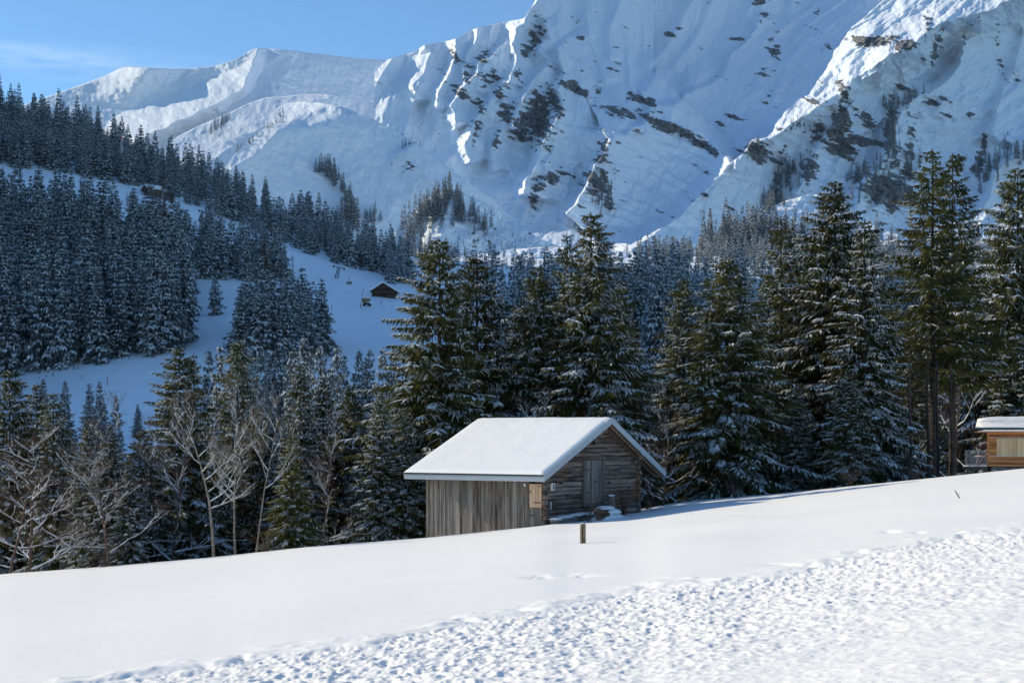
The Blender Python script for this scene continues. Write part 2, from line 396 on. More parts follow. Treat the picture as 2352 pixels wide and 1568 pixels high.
def build_valley():
    nr, nc = 420, 620
    Yr = np.concatenate([np.linspace(70, 250, 90), np.geomspace(251, 1150, nr-90)])
    s = np.concatenate([np.linspace(-1.3, -.5, 60), np.linspace(-.49, .62, nc-60)])
    Y = np.repeat(Yr[:, None], nc, 1); X = s[None, :]*Y; x = X/Y*K+1176
    Z = ground(x, Y)-sstep(97, 84, Y)*.6
    Z = Z+.35*fbm(X*.07, Y*.03, 4, 12)*sstep(220, 300, Y)
    V = np.stack([X, Y, Z], -1).reshape(-1, 3)
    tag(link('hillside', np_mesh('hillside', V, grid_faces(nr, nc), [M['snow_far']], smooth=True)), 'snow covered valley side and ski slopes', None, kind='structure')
build_field(); build_valley()
# PART2
# ------------------------------------------------------------------ mountains
def poly_dist(x, y, pts):
    """distance to a polyline, side (+ on its upper left) and progress along it"""
    best = np.full(x.shape, 1e9); side = np.zeros(x.shape); prog = np.zeros(x.shape)
    L = [0]
    for (a, b), (c, d) in zip(pts, pts[1:]): L.append(L[-1]+math.hypot(c-a, d-b))
    for i, ((a, b), (c, d)) in enumerate(zip(pts, pts[1:])):
        ex, ey = c-a, d-b; l2 = ex*ex+ey*ey
        t = np.clip(((x-a)*ex+(y-b)*ey)/l2, 0, 1)
        dx = x-a-t*ex; dy = y-b-t*ey; dd = np.hypot(dx, dy)
        k = dd < best
        best = np.where(k, dd, best); side = np.where(k, np.sign(ex*dy-ey*dx), side)
        prog = np.where(k, (L[i]+t*math.sqrt(l2))/L[-1], prog)
    return best, side, prog
def ridge_relief(x, y, pts, amp, wl, wr, wob=0.0, seed=0, p=1.0, fade=(.08, .9)):
    """pts run from top to foot; wl/wr: widths of the flanks on the left and on the right, in photo units"""
    if wob: xw = x+wob*fbm(x/28, y/28, 4, seed); yw = y+wob*fbm(x/28+9, y/28, 4, seed+1)
    else: xw, yw = x, y
    d, s, t = poly_dist(xw, yw, pts)
    # polyline runs downward: cross > 0 means left of it on the picture
    w = np.where(s > 0, wl, wr)
    h = np.exp(-(d/w)**p) if p != 1 else np.maximum(0, 1-d/w)**1.3
    return amp*h*(sstep(-.02, fade[0], t) if fade[0] > 0 else 1)*(1-.85*sstep(fade[1], 1.0, t))
def sheet(name, label, x0, x1, top, base, D, relief, mat, step=2.0, rock=None, back=500, margin=0):
    nx = int((x1-x0)/step)+1; xs = np.linspace(x0, x1, nx)
    ty = smooth_interp(xs, top, 4) if isinstance(top, list) else top(xs)
    by = smooth_interp(xs, base, 20) if isinstance(base, list) else base(xs)
    ny = int((by-ty).max()/step)+1
    t = np.linspace(0, 1, ny)[:, None]
    y = by[None, :]*(1-t)+ty[None, :]*t; x = np.repeat(xs[None, :], ny, 0)
    d = D(x, y)-relief(x, y)
    X = (x-1176)/K*d; Z = (HY-y)/K*d
    rows = [np.stack([X, d, Z], -1)]
    # the far side of the crest: falls away behind it
    cx, cd, cz = X[-1], d[-1], Z[-1]
    for k in (.08, .35, 1.0):
        rows.append(np.stack([cx*(1+k*back/cd), cd+k*back, cz-back*k*.75], -1)[None])
    V = np.concatenate(rows, 0)
    nr = V.shape[0]
    rk = np.zeros((nr, nx))
    if rock is not None: rk[:ny] = rock(x, y)
    me = np_mesh(name, V.reshape(-1, 3), grid_faces(nr, nx), [mat], smooth=True, attr={'rock': rk.ravel()})
    o = link(name, me); tag(o, label, None, kind='structure'); return o

# rock outcrops: (x, y, rx, ry, angle, strength)
ROCKS = [(1232,80,22,60,10,.75),(1215,115,40,28,0,.6),(1222,250,16,70,14,.7),(1235,270,45,70,0,1.0),(1210,300,50,40,20,.8),(1270,230,22,60,-20,.7),(1286,262,10,45,15,.6),
 (1190,170,12,14,0,.9),(1325,205,50,13,27,1.1),(1372,213,20,10,0,.7),(1300,192,30,6,27,.8),(1420,255,45,14,22,1.0),(1480,232,50,14,16,.95),(1445,222,14,18,40,.8),(1425,270,30,10,20,.7),
 (1515,285,50,13,30,1.15),(1565,305,60,13,24,1.05),(1610,330,45,11,32,1.0),(1640,350,20,9,50,.9),(1465,300,30,8,20,.6),(1385,350,18,40,8,.8),(1375,420,38,55,8,.85),(1400,470,20,20,0,.7),
 (1300,400,50,9,25,.7),(1268,410,30,16,20,.9),(1240,420,26,40,10,.7),(1225,440,20,50,10,.6),(1268,330,14,70,12,.55),(1290,300,30,8,20,.5),(1330,260,30,5,20,.4),
 (1742,350,34,24,20,1.25),(1700,345,20,8,0,.7),(1775,365,26,8,25,1.0),(1655,285,16,8,25,.8),(1690,270,40,8,20,.8),(1630,400,20,6,20,.5),(1620,447,18,6,25,1.0),
 (1940,215,18,45,-25,.9),(1965,250,22,22,0,.6),(1990,275,16,40,-30,.8),(2000,95,60,12,3,1.2),(2080,105,30,16,-10,1.0),(2050,85,30,10,0,.6),(2130,60,16,40,0,.7),(2150,110,14,60,12,.75),(2120,150,12,30,0,.5),
 (1900,110,25,10,0,.6),(1770,215,12,30,30,.7),(1755,165,30,12,0,.6),(1870,235,26,9,20,.7),(1880,300,20,50,20,.8),(1925,290,30,60,15,.95),(1920,340,45,20,20,1.0),(1860,385,24,45,10,.85),(1950,350,30,30,20,.9),
 (1960,320,50,14,10,1.0),(2010,330,50,10,10,.9),(2045,300,16,80,8,.9),(2060,360,20,40,5,.7),(2090,340,20,70,8,.7),(2040,440,75,48,8,1.1),(2090,455,50,25,8,1.0),(1980,420,24,60,10,.7),(2080,400,30,16,0,.7),
 (2080,205,30,9,22,.9),(2140,235,22,9,15,1.1),(2165,225,14,9,0,.8),(2180,265,26,7,25,.7),(2230,265,12,8,0,.8),(2100,270,20,8,20,.6),(2260,330,10,40,5,.9),(2250,370,12,30,0,.9),(2210,365,22,10,0,.9),(2240,385,14,12,0,.9),
 (2300,150,14,50,-15,.5),(2335,180,10,30,-10,.5),(2290,90,10,30,0,.5),(2215,95,8,40,5,.5),(1690,90,30,8,0,.7),(1755,40,14,30,30,.5),(1540,80,24,7,10,.8),(1610,110,14,8,20,.7),(1560,68,10,6,0,.7),
 (1485,105,10,6,0,.5),(1375,47,14,5,20,.7),(1325,52,10,5,0,.7),(1340,86,18,7,10,.9),(1365,143,14,6,0,.7),(1410,160,30,6,15,.6),(1745,5,22,8,0,1.0),(1770,95,10,30,30,.5),(1780,120,18,22,0,.6),
 (1110,130,30,20,-30,.7),(1080,180,20,50,-20,.6),(1045,130,14,40,-20,.6),(1060,210,30,20,20,.7),(1130,180,30,22,-10,.7),(1105,240,26,30,-20,.7),(1150,215,24,24,0,.8),(1165,260,24,30,10,.8),(1095,290,20,50,15,.6),
 (1140,320,14,50,10,.6),(1020,170,12,40,-20,.45),(985,120,10,20,0,.3),(1230,455,16,50,5,.6),(1335,470,14,30,0,.4),(1785,430,12,60,5,.7),(1800,350,14,14,0,.7),(1745,430,8,20,0,.5),(1680,480,20,5,30,.8),
 (1590,560,12,4,30,.6),(2110,520,60,6,20,.6),(2180,410,20,20,0,.6),(2215,440,12,50,0,.5),(2330,460,26,80,0,.6),(2290,520,40,40,0,.4),(1700,620,30,5,0,.3),(1850,330,16,8,0,.5),(1800,300,30,10,20,.5)]
def rockdens(x, y):
    dens = np.full(x.shape, .0)
    for (cx, cy, rx, ry, an, st) in ROCKS:
        k = (np.abs(x-cx) < 3*max(rx, ry)) & (np.abs(y-cy) < 3*max(rx, ry))
        a = R(an); u = ((x-cx)*math.cos(a)+(y-cy)*math.sin(a))/rx; v = (-(x-cx)*math.sin(a)+(y-cy)*math.cos(a))/ry
        g = st*np.exp(-(u*u+v*v)*.9)
        dens = np.where(k, np.maximum(dens, g), dens)
    return dens
_RC = {}
def rockmask(x, y):
    if x.shape in _RC: return _RC[x.shape]
    dens = rockdens(x, y)
    c, s = math.cos(R(24)), math.sin(R(24))
    u = x*c+y*s; v = -x*s+y*c                       # strata dip to the lower right
    n = fbm(u/26, v/6.5, 5, 21, .62); n2 = fbm(x/9, y/7, 4, 33, .6)
    band = fbm(u/180, v/40, 3, 44)
    sc = .14+.17*sstep(.0, .5, band)*sstep(900, 1100, x)
    n3 = fbm(x/4.2, y/3.2, 3, 37, .6)
    val = np.maximum(dens*1.15, sc)+n*.62+n2*.25
    _RC[x.shape] = val
    return _RC[x.shape]
def relief_noise(x, y, a, seed):
    c, s = math.cos(R(24)), math.sin(R(24)); u = x*c+y*s; v = -x*s+y*c
    return a*((ridged(u/34, v/11, 5, seed, .6)-.5)*.9+fbm(x/14, y/18, 5, seed+4, .6)*.35)

def main_top(xs):
    return smooth_interp(xs, [(700,330),(860,165),(890,137),(915,130),(950,120),(975,103),(1020,96),(1060,85),(1080,70),(1110,60),(1160,50),(1205,42),(1225,10),(1240,-20),(1300,-90),(1420,-190),(1700,-240),(2352,-260),(2900,-230)], 3)
def main_D(x, y):
    d = 2250+1.03*.72*(600-y)*1.0
    d = d+.15*.72*(x-1400)          # the face turns away to the right
    # upper bowl set back behind the lower cliffs
    bowl = sstep(330, 90, y+.35*(1500-x)*0)*sstep(1235, 1330, x)*sstep(1960, 1720, x+.9*(y-80))
    d = d+60*bowl+.22*.72*(x-1235)*bowl
    dd, ss, tt = poly_dist(x+5*fbm(x/22, y/22, 3, 47), y, B1)
    d = d+170*((ss > 0) | (y < -120))*(x > 1500)*sstep(0, .06, 1-tt)
    # talus fans at the foot lie flatter
    d = d-1.0*np.maximum(0, y-520)
    return d
B1 = [(2120,-120),(2031,0),(1958,62),(1914,120),(1899,158),(1855,217),(1832,229),(1806,240),(1776,299),(1762,316),(1729,319),(1706,354),(1674,378)]
RIDG = [ # points top to foot, amp (m), left width, right width, wobble, fade
 ([(2440,-40),(2324,0),(2251,32),(2201,44),(2160,56),(2122,79),(2104,103),(2043,123),(1987,165),(1935,205),(1882,245)], 235, 250, 100, 7, (0,.62)),
 ([(2160,58),(2104,103),(2043,123),(1987,165),(1935,205),(1882,245),(1829,278),(1779,315),(1729,330),(1690,372)], 125, 85, 110, 7, (.3,1.0)),
 ([(2031,40),(1975,85),(1940,125),(1905,170),(1860,222)], 36, 24, 40, 5, (.1,1.0)),
 ([(1677,376),(1655,398),(1625,430),(1590,468),(1550,505),(1500,540),(1450,575),(1420,600)], 95, 36, 150, 5, (0,1.0)),
 ([(1236,-60),(1231,0),(1217,26),(1185,70),(1179,103),(1188,129),(1176,164),(1165,200)], 80, 26, 60, 8, (0,.95)),
 ([(1243,38),(1267,91),(1249,100),(1232,117),(1261,146),(1223,187),(1196,240),(1182,272),(1170,310)], 70, 26, 60, 8, (.1,.95)),
 ([(1270,95),(1284,120),(1296,176),(1281,205),(1293,255),(1273,278),(1243,337),(1232,384),(1208,410),(1202,457)], 95, 24, 120, 7, (.05,.97)),
 ([(1273,280),(1278,337),(1255,381),(1244,430)], 36, 14, 50, 6, (.1,.95)),
 ([(1387,300),(1399,322),(1384,352),(1369,378),(1349,425),(1330,465),(1300,495)], 95, 20, 130, 6, (.0,.97)),
 ([(1372,400),(1340,440),(1312,470),(1295,492)], 40, 22, 40, 5, (.1,.95)),
 ([(1745,20),(1735,67),(1709,100),(1680,126),(1659,176),(1633,193),(1571,217),(1551,243),(1501,240),(1481,287),(1454,290),(1437,313),(1390,303)], 70, 13, 130, 4, (.05,1.0)),
 ([(1510,150),(1507,175),(1487,205),(1470,216)], 34, 20, 50, 3, (.1,.95)),
 ([(1735,-60),(1742,0),(1722,20),(1700,80),(1650,140),(1610,175),(1560,200)], 40, 60, 110, 8, (.1,.9)),
 ([(2043,123),(2031,161),(2002,173),(1984,193),(1958,231),(1946,258),(1920,281),(1899,316),(1870,352),(1855,410),(1822,455)], 95, 22, 120, 7, (.05,.97)),
 ([(1990,235),(1968,275),(1955,320),(1925,370),(1905,420),(1880,470)], 60, 24, 90, 7, (.1,.95)),
 ([(2251,32),(2251,73),(2216,97),(2207,146),(2181,176),(2145,205),(2087,234),(2066,264),(2046,311),(2037,352),(2011,396),(1987,416),(1965,470),(1950,540)], 115, 26, 150, 7, (.05,.97)),
 ([(2104,240),(2090,290),(2085,340),(2060,390)], 44, 18, 70, 6, (.1,.95)),
 ([(2315,0),(2339,35),(2352,75),(2330,160),(2290,250),(2275,330)], 60, 26, 120, 7, (.05,.95)),
 ([(2440,300),(2352,340),(2318,369),(2286,396),(2274,440),(2250,500),(2235,600)], 100, 34, 120, 8, (.0,1.0)),
 ([(905,128),(880,165),(868,190)], 40, 26, 26, 3, (.0,.9)),
 ([(972,100),(990,120),(972,163),(950,198),(975,240)], 50, 34, 50, 6, (.0,.9)),
 ([(1047,90),(1043,132),(1034,163),(1008,211),(1000,260)], 55, 20, 60, 7, (.0,.9)),
 ([(1098,70),(1095,92),(1073,132),(1062,180),(1070,230)], 50, 22, 50, 7, (.0,.9)),
 ([(1172,85),(1161,101),(1126,136),(1095,149),(1091,176),(1056,211),(1034,242),(1050,300)], 62, 20, 70, 7, (.05,.95)),
 ([(1165,180),(1140,215),(1122,237),(1091,272),(1069,325),(1080,380)], 60, 20, 80, 7, (.05,.95)),
 ([(1175,250),(1150,300),(1128,345),(1135,400)], 45, 18, 60, 6, (.1,.95)),
 ([(1600,-80),(1590,0),(1560,60),(1520,120),(1480,160)], 30, 34, 60, 6, (.1,.9)), ([(1440,-80),(1425,0),(1400,70),(1405,150)], 26, 30, 50, 6, (.1,.9)),
 ([(1350,-80),(1345,0),(1350,80),(1375,150),(1400,210)], 30, 30, 60, 6, (.1,.9)), ([(1660,-80),(1640,0),(1600,90),(1540,160)], 30, 30, 60, 6, (.1,.9)),
 ([(1830,-40),(1810,40),(1770,110),(1745,170),(1720,240)], 36, 30, 80, 6, (.1,.9)), ([(1900,0),(1860,70),(1820,130),(1790,190),(1770,250)], 36, 26, 60, 6, (.1,.9)),
]
def main_relief(x, y):
    r = np.zeros(x.shape)
    for i, (pts, a, wl, wr, wob, fd) in enumerate(RIDG): q = ridge_relief(x, y, pts, a, wl, wr, wob, 50+i, 1.0, fd); r = np.maximum(r, q)+.25*np.minimum(r, q)
    # soft snow ribs fanning down the upper bowl
    bw = sstep(1240, 1300, x)*sstep(1900, 1750, x+.5*y)*sstep(330, 200, y)
    fx = (x-1500)/(1+(260-y)/520.)
    r = r+bw*(34*ridged(fx/62+.3*fbm(x/90, y/90, 3, 3), y/420, 2, 61)+9*ridged(fx/19+.2*fbm(x/40, y/60, 3, 4), y/180, 3, 62, .4))
    # flutes on the sunlit buttress, running down to the left
    c, s = math.cos(R(-37)), math.sin(R(-37)); u = x*c+y*s; v = -x*s+y*c
    lit = sstep(1700, 1850, x+.2*y)*sstep(330, 200, y+.25*(1900-x))
    r = r+lit*(26*ridged(v/34+.5*fbm(u/120, v/60, 3, 5), u/420, 3, 71)+6*fbm(v/12, u/60, 3, 72))
    gen = 1-.75*bw
    rd = np.minimum(1, rockdens(x, y))
    r = r+gen*relief_noise(x, y, 1, 81)*sstep(640, 480, y)*(2.2+26*rd)
    def spurs(dx, dy, wid, ln, sd):
        u = x*dx+y*dy; v = x*dy-y*dx
        return ridged(v/wid+.55*fbm(x/60, y/60, 4, sd), u/ln+.3*fbm(x/90, y/90, 2, sd+1), 4, sd+2, .34)
    rr = sstep(1300, 1500, x)
    low = sstep(60, 260, y+.3*(x-1300)*(x < 1900)*0)
    r = r+gen*low*(rr*60*spurs(-.5, .86, 105, 420, 301)+(1-rr)*48*spurs(-.1, .99, 75, 300, 311))
    r = r+gen*9*spurs(-.35, .94, 30, 190, 321)
    rb = sstep(1780, 1950, x+.35*(y-200))*sstep(60, 200, y-.25*(x-2100))
    r = r+rb*16*ridged((x+.3*y)/40+.4*fbm(x/70, y/70, 3, 341), y/300, 3, 342, .4)
    lb_ = sstep(1240, 1150, x)*sstep(430, 300, y)
    r = r+lb_*20*ridged((x+.25*y)/34+.4*fbm(x/60, y/60, 3, 351), y/170, 3, 352, .45)
    # stepped strata across the lower slopes
    c2, s2 = math.cos(R(24)), math.sin(R(24)); uu = x*c2+y*s2; vv = -x*s2+y*c2
    st = vv/30+.7*fbm(uu/80, vv/40, 4, 331); fr = st-np.floor(st)
    r = r+sstep(200, 330, y)*sstep(1230, 1330, x)*9*(sstep(0, .25, fr)-fr)
    rk_ = sstep(.5, .8, rockmask(x, y)); r = r+rk_*(3+7*fbm(x/7, y/5, 4, 90))
    return r
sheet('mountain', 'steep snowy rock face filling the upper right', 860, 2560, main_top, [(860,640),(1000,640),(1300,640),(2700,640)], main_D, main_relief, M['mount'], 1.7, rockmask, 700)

# the long ridge and bowl behind on the left
FT = [(-600,300),(0,260),(100,225),(150,208),(240,175),(275,157),(292,153),(330,155),(400,159),(450,157),(500,150),(545,135),(580,113),(595,110),(650,114),(750,126),(830,135),(890,138),(960,150),(1100,200)]
def far_D(x, y):
    d = 3300+1.35*.98*np.maximum(0, 480-y)
    d = d+150*sstep(600, -60, x)
    bowl = sstep(590, 660, x)*sstep(330, 150, y)
    tyc = np.interp(x, [p[0] for p in FT], [p[1] for p in FT]); d = d-1.35*.98*np.maximum(0, np.interp(x, [150,220,300,370,430,480,560,600], [216,246,248,228,202,178,150,112])+8*fbm(x/40, y/40, 3, 7)-y)*sstep(190, 300, x-.8*(230-y))*sstep(590, 540, x)
    return d+.45*.98*(x-600)*(x > 600)-.45*.98*bowl*(240-y)
FR = [([(592,106),(580,150),(556,205),(500,238),(430,272),(370,298),(320,322)], 110, 120, 30, 6, (0,1.0)),
      ([(592,106),(562,132),(530,158),(505,190)], 34, 22, 26, 4, (0,1.0)), ([(545,136),(515,160),(480,190),(440,210)], 34, 24, 22, 4, (0,1.0)),
      ([(595,110),(575,150),(545,180),(548,212)], 30, 18, 60, 3, (.0,1.0)),
      ([(500,145),(470,165),(445,190)], 26, 26, 22, 3, (.05,1.0)), ([(465,152),(435,170),(410,200)], 26, 26, 20, 3, (.05,1.0)),
      ([(390,160),(385,180),(375,205),(360,225)], 26, 16, 60, 3, (.0,1.0)),
      ([(292,152),(260,178),(215,190),(150,210),(60,240)], 60, 90, 190, 4, (.0,1.0)),
      ([(640,215),(560,250),(480,290),(430,330)], 45, 90, 70, 4, (.05,1.0))]
def far_relief(x, y):
    r = np.zeros(x.shape)
    for i, (pts, a, wl, wr, wob, fd) in enumerate(FR): r = np.maximum(r, ridge_relief(x, y, pts, a, wl, wr, wob, 150+i, 1.0, fd))
    return r+relief_noise(x, y, 9, 191)+8*fbm(x/60, y/60, 4, 192)
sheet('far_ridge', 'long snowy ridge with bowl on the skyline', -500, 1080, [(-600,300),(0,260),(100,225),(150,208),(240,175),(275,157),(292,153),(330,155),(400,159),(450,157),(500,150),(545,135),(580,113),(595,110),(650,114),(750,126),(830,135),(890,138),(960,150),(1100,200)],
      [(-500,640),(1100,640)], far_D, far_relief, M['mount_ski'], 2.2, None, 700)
# rolling sunlit shoulder in front of the bowl
sheet('ski_shoulder', 'rolling sunlit ski slope below the far ridge', 300, 1120, [(300,480),(360,385),(400,318),(450,292),(520,262),(570,238),(610,224),(650,222),(690,217),(740,216),(800,222),(860,232),(940,245),(1000,262),(1120,300)],
      [(300,640),(1120,640)], lambda x, y: 2500+1.75*.77*(440-y)+.15*(x-500), lambda x, y: ridge_relief(x, y, [(760,224),(690,250),(640,272),(575,310),(520,345),(480,372)], 55, 170, 90, 5, 201, 1.0, (0,1.0))+relief_noise(x, y, 6, 203)+9*fbm(x/50, y/40, 4, 204), M['mount_ski'], 2.2, None, 500)
# rounded knoll
def kn_D(x, y): return 1750+.92*.54*np.maximum(0, 600-y)+.34*.54*(x-700)+70*sstep(300, 232, y)*sstep(800, 640, x)+40*sstep(285, 232, y)+10*fbm(x/26, y/16, 4, 216)*sstep(320, 250, y)
sheet('knoll', 'rounded ski knoll in blue shade', 380, 1300, [(380,560),(470,450),(510,395),(540,353),(570,325),(590,312),(612,290),(618,268),(640,246),(665,236),(700,232),(740,236),(780,243),(830,262),(880,285),(930,312),(1000,362),(1060,408),(1130,455),(1180,505),(1230,550),(1300,590)],
      [(380,640),(700,660),(1300,660)], kn_D, lambda x, y: ridge_relief(x, y, [(760,245),(690,262),(640,300),(600,345),(540,380)], 26, 60, 120, 4, 211, 1.0, (0,1.0))
      +ridge_relief(x, y, [(930,330),(960,380),(1010,440)], 34, 60, 90, 5, 212, 1.0, (.1,1.0))+relief_noise(x, y, 4, 213)+7*fbm(x/70, y/70, 4, 214), M['mount_ski'], 2.0,
      lambda x, y: .2+(.9)*sstep(.75, .9, np.exp(-((x-940)/30)**2-((y-385)/26)**2)*.9+.5*fbm(x/12, y/5, 4, 215, .6)), 400)
# tree covered hummock
sheet('hummock', 'snowy hummock dotted with frosted trees', 840, 1320, [(840,600),(890,552),(930,505),(970,462),(1010,440),(1045,432),(1080,450),(1140,480),(1190,515),(1240,548),(1320,580)],
      [(840,620),(1320,640)], lambda x, y: 1250+1.15*.39*(620-y)+.1*(x-1000), lambda x, y: relief_noise(x, y, 5, 221)+8*fbm(x/40, y/40, 4, 222)+ridge_relief(x, y, [(1045,430),(1020,500),(1010,600)], 18, 60, 90, 5, 223), M['mount'], 2.0,
      lambda x, y: .2+(.9)*sstep(.5, .6, fbm(x/10, y/6, 4, 225, .6)+.05), 250)
# bright foothills under the buttress
sheet('foothill', 'sunlit snowy foothill below the rock face', 1380, 2560, [(1380,610),(1420,590),(1520,596),(1600,565),(1680,520),(1740,492),(1800,462),(1860,446),(1900,448),(1960,480),(2010,520),(2080,545),(2150,520),(2230,500),(2300,470),(2352,452),(2560,420)],
      [(1380,650),(2560,720)], lambda x, y: 1200+2.2*.37*(650-y), lambda x, y: 22*ridged(x/120+y/160, y/90, 3, 231)+relief_noise(x, y, 7, 232), M['mount'], 2.2,
      lambda x, y: .2+(.9)*sstep(.5, .62, fbm(x/10, y/6, 4, 235, .6)+.02), 250)
sheet('valley_flat', 'sunlit snow flat at the head of the valley', 980, 1720, [(980,612),(1020,590),(1100,584),(1180,572),(1260,566),(1400,572),(1500,590),(1720,600)], [(980,650),(1720,660)], lambda x, y: 1000+3.4*.32*(660-y), lambda x, y: relief_noise(x, y, 6, 241)+7*fbm(x/30, y/12, 4, 242), M['mount'], 2.2,
      lambda x, y: .2+(.9)*sstep(.5, .62, fbm(x/9, y/5, 4, 245, .6)+.02), 150)
# ------------------------------------------------------------------ trees
def conifer(seed, H=20., Rr=3.2, nwh=42, per=6, twd=14, snow=.4, droop=.45, width=.13, tl=.62, bare=.04, mats=('needle','tree_snow'), trunk_r=.2, curve=.8, gap=.12, up=.35):
    """spruce standing at the origin: returns (crown mesh, trunk mesh)"""
    g = np.random.default_rng(seed)
    Q = []; S = []
    zs = bare*H+(H*(1-bare))*(np.arange(nwh)+g.random(nwh)*.6)/nwh
    side_bias = g.random()*6.28
    mbt = MB()
    for wi, z0 in enumerate(zs):
        t = z0/H
        Lm = Rr*((1-t)**curve)*(1-.35*max(0, (.16-t)/.16))+.12
        n = max(3, int(per*(1-.35*t)+g.random()))
        ph0 = g.random()*6.28; lean = 1+.18*math.sin(wi*1.7+seed)
        for k in range(n):
            if g.random() < gap: continue
            az = ph0+k*6.283/n+g.normal()*.25
            L = Lm*lean*g.uniform(.62, 1.15)*(1+.12*math.cos(az-side_bias))
            if g.random() < .05: L *= 1.25
            b0 = up*(t**1.3)*1.7-.12+g.normal()*.07
            dr = droop*(1-.75*t)*g.uniform(.7, 1.3)
            ntw = max(4, int(twd*(L**.9)+3))
            s = (np.arange(ntw)+g.random(ntw))/ntw; s = .12+.88*s**.8
            ca, sa = math.cos(az), math.sin(az)
            hx = L*s; hz = L*(b0*s-dr*s*s+.35*dr*s**4)
            ax = np.stack([ca*hx, sa*hx, z0+hz], 1)
            sgn = np.where(g.random(ntw) < .5, -1., 1.)
            ang = g.uniform(.35, 1.15, ntw)*sgn; ang[s > .92] *= .3
            tlen = tl*(.45+.75*np.minimum(1, (1-s)*1.6))*min(1.5, .45+L*.3)*g.uniform(.6, 1.25, ntw)
            dz = -g.uniform(.15, .85, ntw)-dr*s*.5
            hang = g.random(ntw) < (.34 if width < .1 else .2)
            ang[hang] *= 1.4; dz[hang] = -g.uniform(1.3, 2.6, int(hang.sum()))
            d = np.stack([np.cos(az+ang), np.sin(az+ang), dz], 1); d /= np.linalg.norm(d, axis=1)[:, None]
            wv = np.cross(d, np.array([0, 0, 1.]))+g.normal(size=(ntw, 3))*.45; wv -= (wv*d).sum(1)[:, None]*d; wv /= np.linalg.norm(wv, axis=1)[:, None]+1e-6
            w = width*g.uniform(.7, 1.3, ntw)*(.8+.4*(1-t))
            a = ax; c = ax+d*tlen[:, None]; mid = ax+d*(tlen*.42)[:, None]
            c[:, 2] -= tlen*.12
            Q.append(np.stack([a, mid+wv*w[:, None]/2, c, mid-wv*w[:, None]/2], 1))
            # limb
            if L > .7 and tl < 1.0:
                p = [(0, 0, z0), (ca*L*.5, sa*L*.5, z0+L*(b0*.5-dr*.25)), (ca*L*.9, sa*L*.9, z0+L*(b0*.9-dr*.81+.35*dr*.656))]
                r0 = .012+.011*L; tube(mbt, p, [r0, r0*.6, r0*.25], 3, 0, cap=False)
            # snow lying on this branch
            sn = snow*g.uniform(.2, 1.7)*(1.0 if t < .9 else .45)
            ph = g.random()*6.28
            sel = (g.random(ntw) < sn*(.55+.6*np.sin(s*7+ph))+max(0, snow-1)*.5*(s > .35)) & (~hang | (g.random(ntw) < .35))
            if sel.any():
                m_ = mid[sel]; wv_ = wv[sel]; wv_[:, 2] *= .4; w_ = w[sel]*g.uniform(.85, 1.5, int(sel.sum())); d_ = d[sel]; tl_ = tlen[sel]
                off = np.array([ca*.03, sa*.03, .045])*(width/.13)**.5
                a2 = a[sel]+off+d_*(tl_*.1)[:, None]; c2 = a[sel]+d_*(tl_*.86)[:, None]+off*.8; c2[:, 2] -= tl_*.08
                m2 = m_+off*1.3
                S.append(np.stack([a2, m2+wv_*w_[:, None]/2, c2, m2-wv_*w_[:, None]/2], 1))
    # leader
    Q = np.concatenate(Q); S = np.concatenate(S) if S else np.zeros((0, 4, 3))
    top = []
    for k in range(14):
        z = H*(1-.002*k)-.08*k; a = g.random()*6.28; l = .1+.035*k
        top.append([[0, 0, z+.15], [math.cos(a)*l*.5+.02, math.sin(a)*l*.5, z], [math.cos(a)*l, math.sin(a)*l, z-.05], [math.cos(a)*l*.5, math.sin(a)*l*.5-.03, z-.1]])
    Q = np.concatenate([Q, np.array(top)])
    V = np.concatenate([Q, S]).reshape(-1, 3); F = np.arange(len(V)).reshape(-1, 4)
    mi = np.concatenate([np.zeros(len(Q)), np.ones(len(S))])
    crown = np_mesh('crown', V, F, [M[m] for m in mats], mi)
    tube(mbt, [(0, 0, -2.5), (0, 0, H*.3), (.03, .02, H*.7), (0, 0, H)], [trunk_r*1.2, trunk_r*.85, trunk_r*.42, .02], 8, 0)
    me = bpy.data.meshes.new('trunk'); me.from_pydata(mbt.v, [], mbt.f); me.materials.append(M['bark'])
    return crown, me
NEARV = [conifer(1, 20, 4.0, 64, 8, 42, .85, .66, .075, .54, curve=.64), conifer(2, 20, 3.6, 60, 8, 40, 1.0, .6, .072, .52, curve=.64), conifer(3, 20, 4.2, 66, 8, 38, .85, .7, .078, .56, curve=.62),
         conifer(4, 20, 3.1, 54, 6, 36, .45, .38, .068, .48, bare=.1, gap=.17, curve=.64), conifer(5, 20, 3.7, 62, 8, 38, 1.2, .62, .078, .54, curve=.66)]
SPARSE = [conifer(11, 20, 2.7, 46, 6, 40, .3, .3, .07, .5, bare=.36, gap=.16, curve=.55, up=.28, trunk_r=.15), conifer(12, 20, 2.5, 48, 6, 40, .3, .34, .07, .5, bare=.34, gap=.15, curve=.58, trunk_r=.15)]
GREENV = [conifer(21, 20, 4.6, 60, 8, 34, .5, .3, .08, .55, mats=('needle_green','tree_snow'), curve=.85, up=.1)]
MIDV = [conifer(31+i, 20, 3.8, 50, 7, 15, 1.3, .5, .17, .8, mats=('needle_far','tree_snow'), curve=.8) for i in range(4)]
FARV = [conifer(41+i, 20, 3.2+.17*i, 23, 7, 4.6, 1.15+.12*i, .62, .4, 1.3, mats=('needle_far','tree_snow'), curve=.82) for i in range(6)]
TINYV = [conifer(51+i, 20, 2.7, 18, 5, 1.0, 1.8, .5, .6, 1.9, mats=('needle_far','tree_snow'), curve=.8) for i in range(3)]
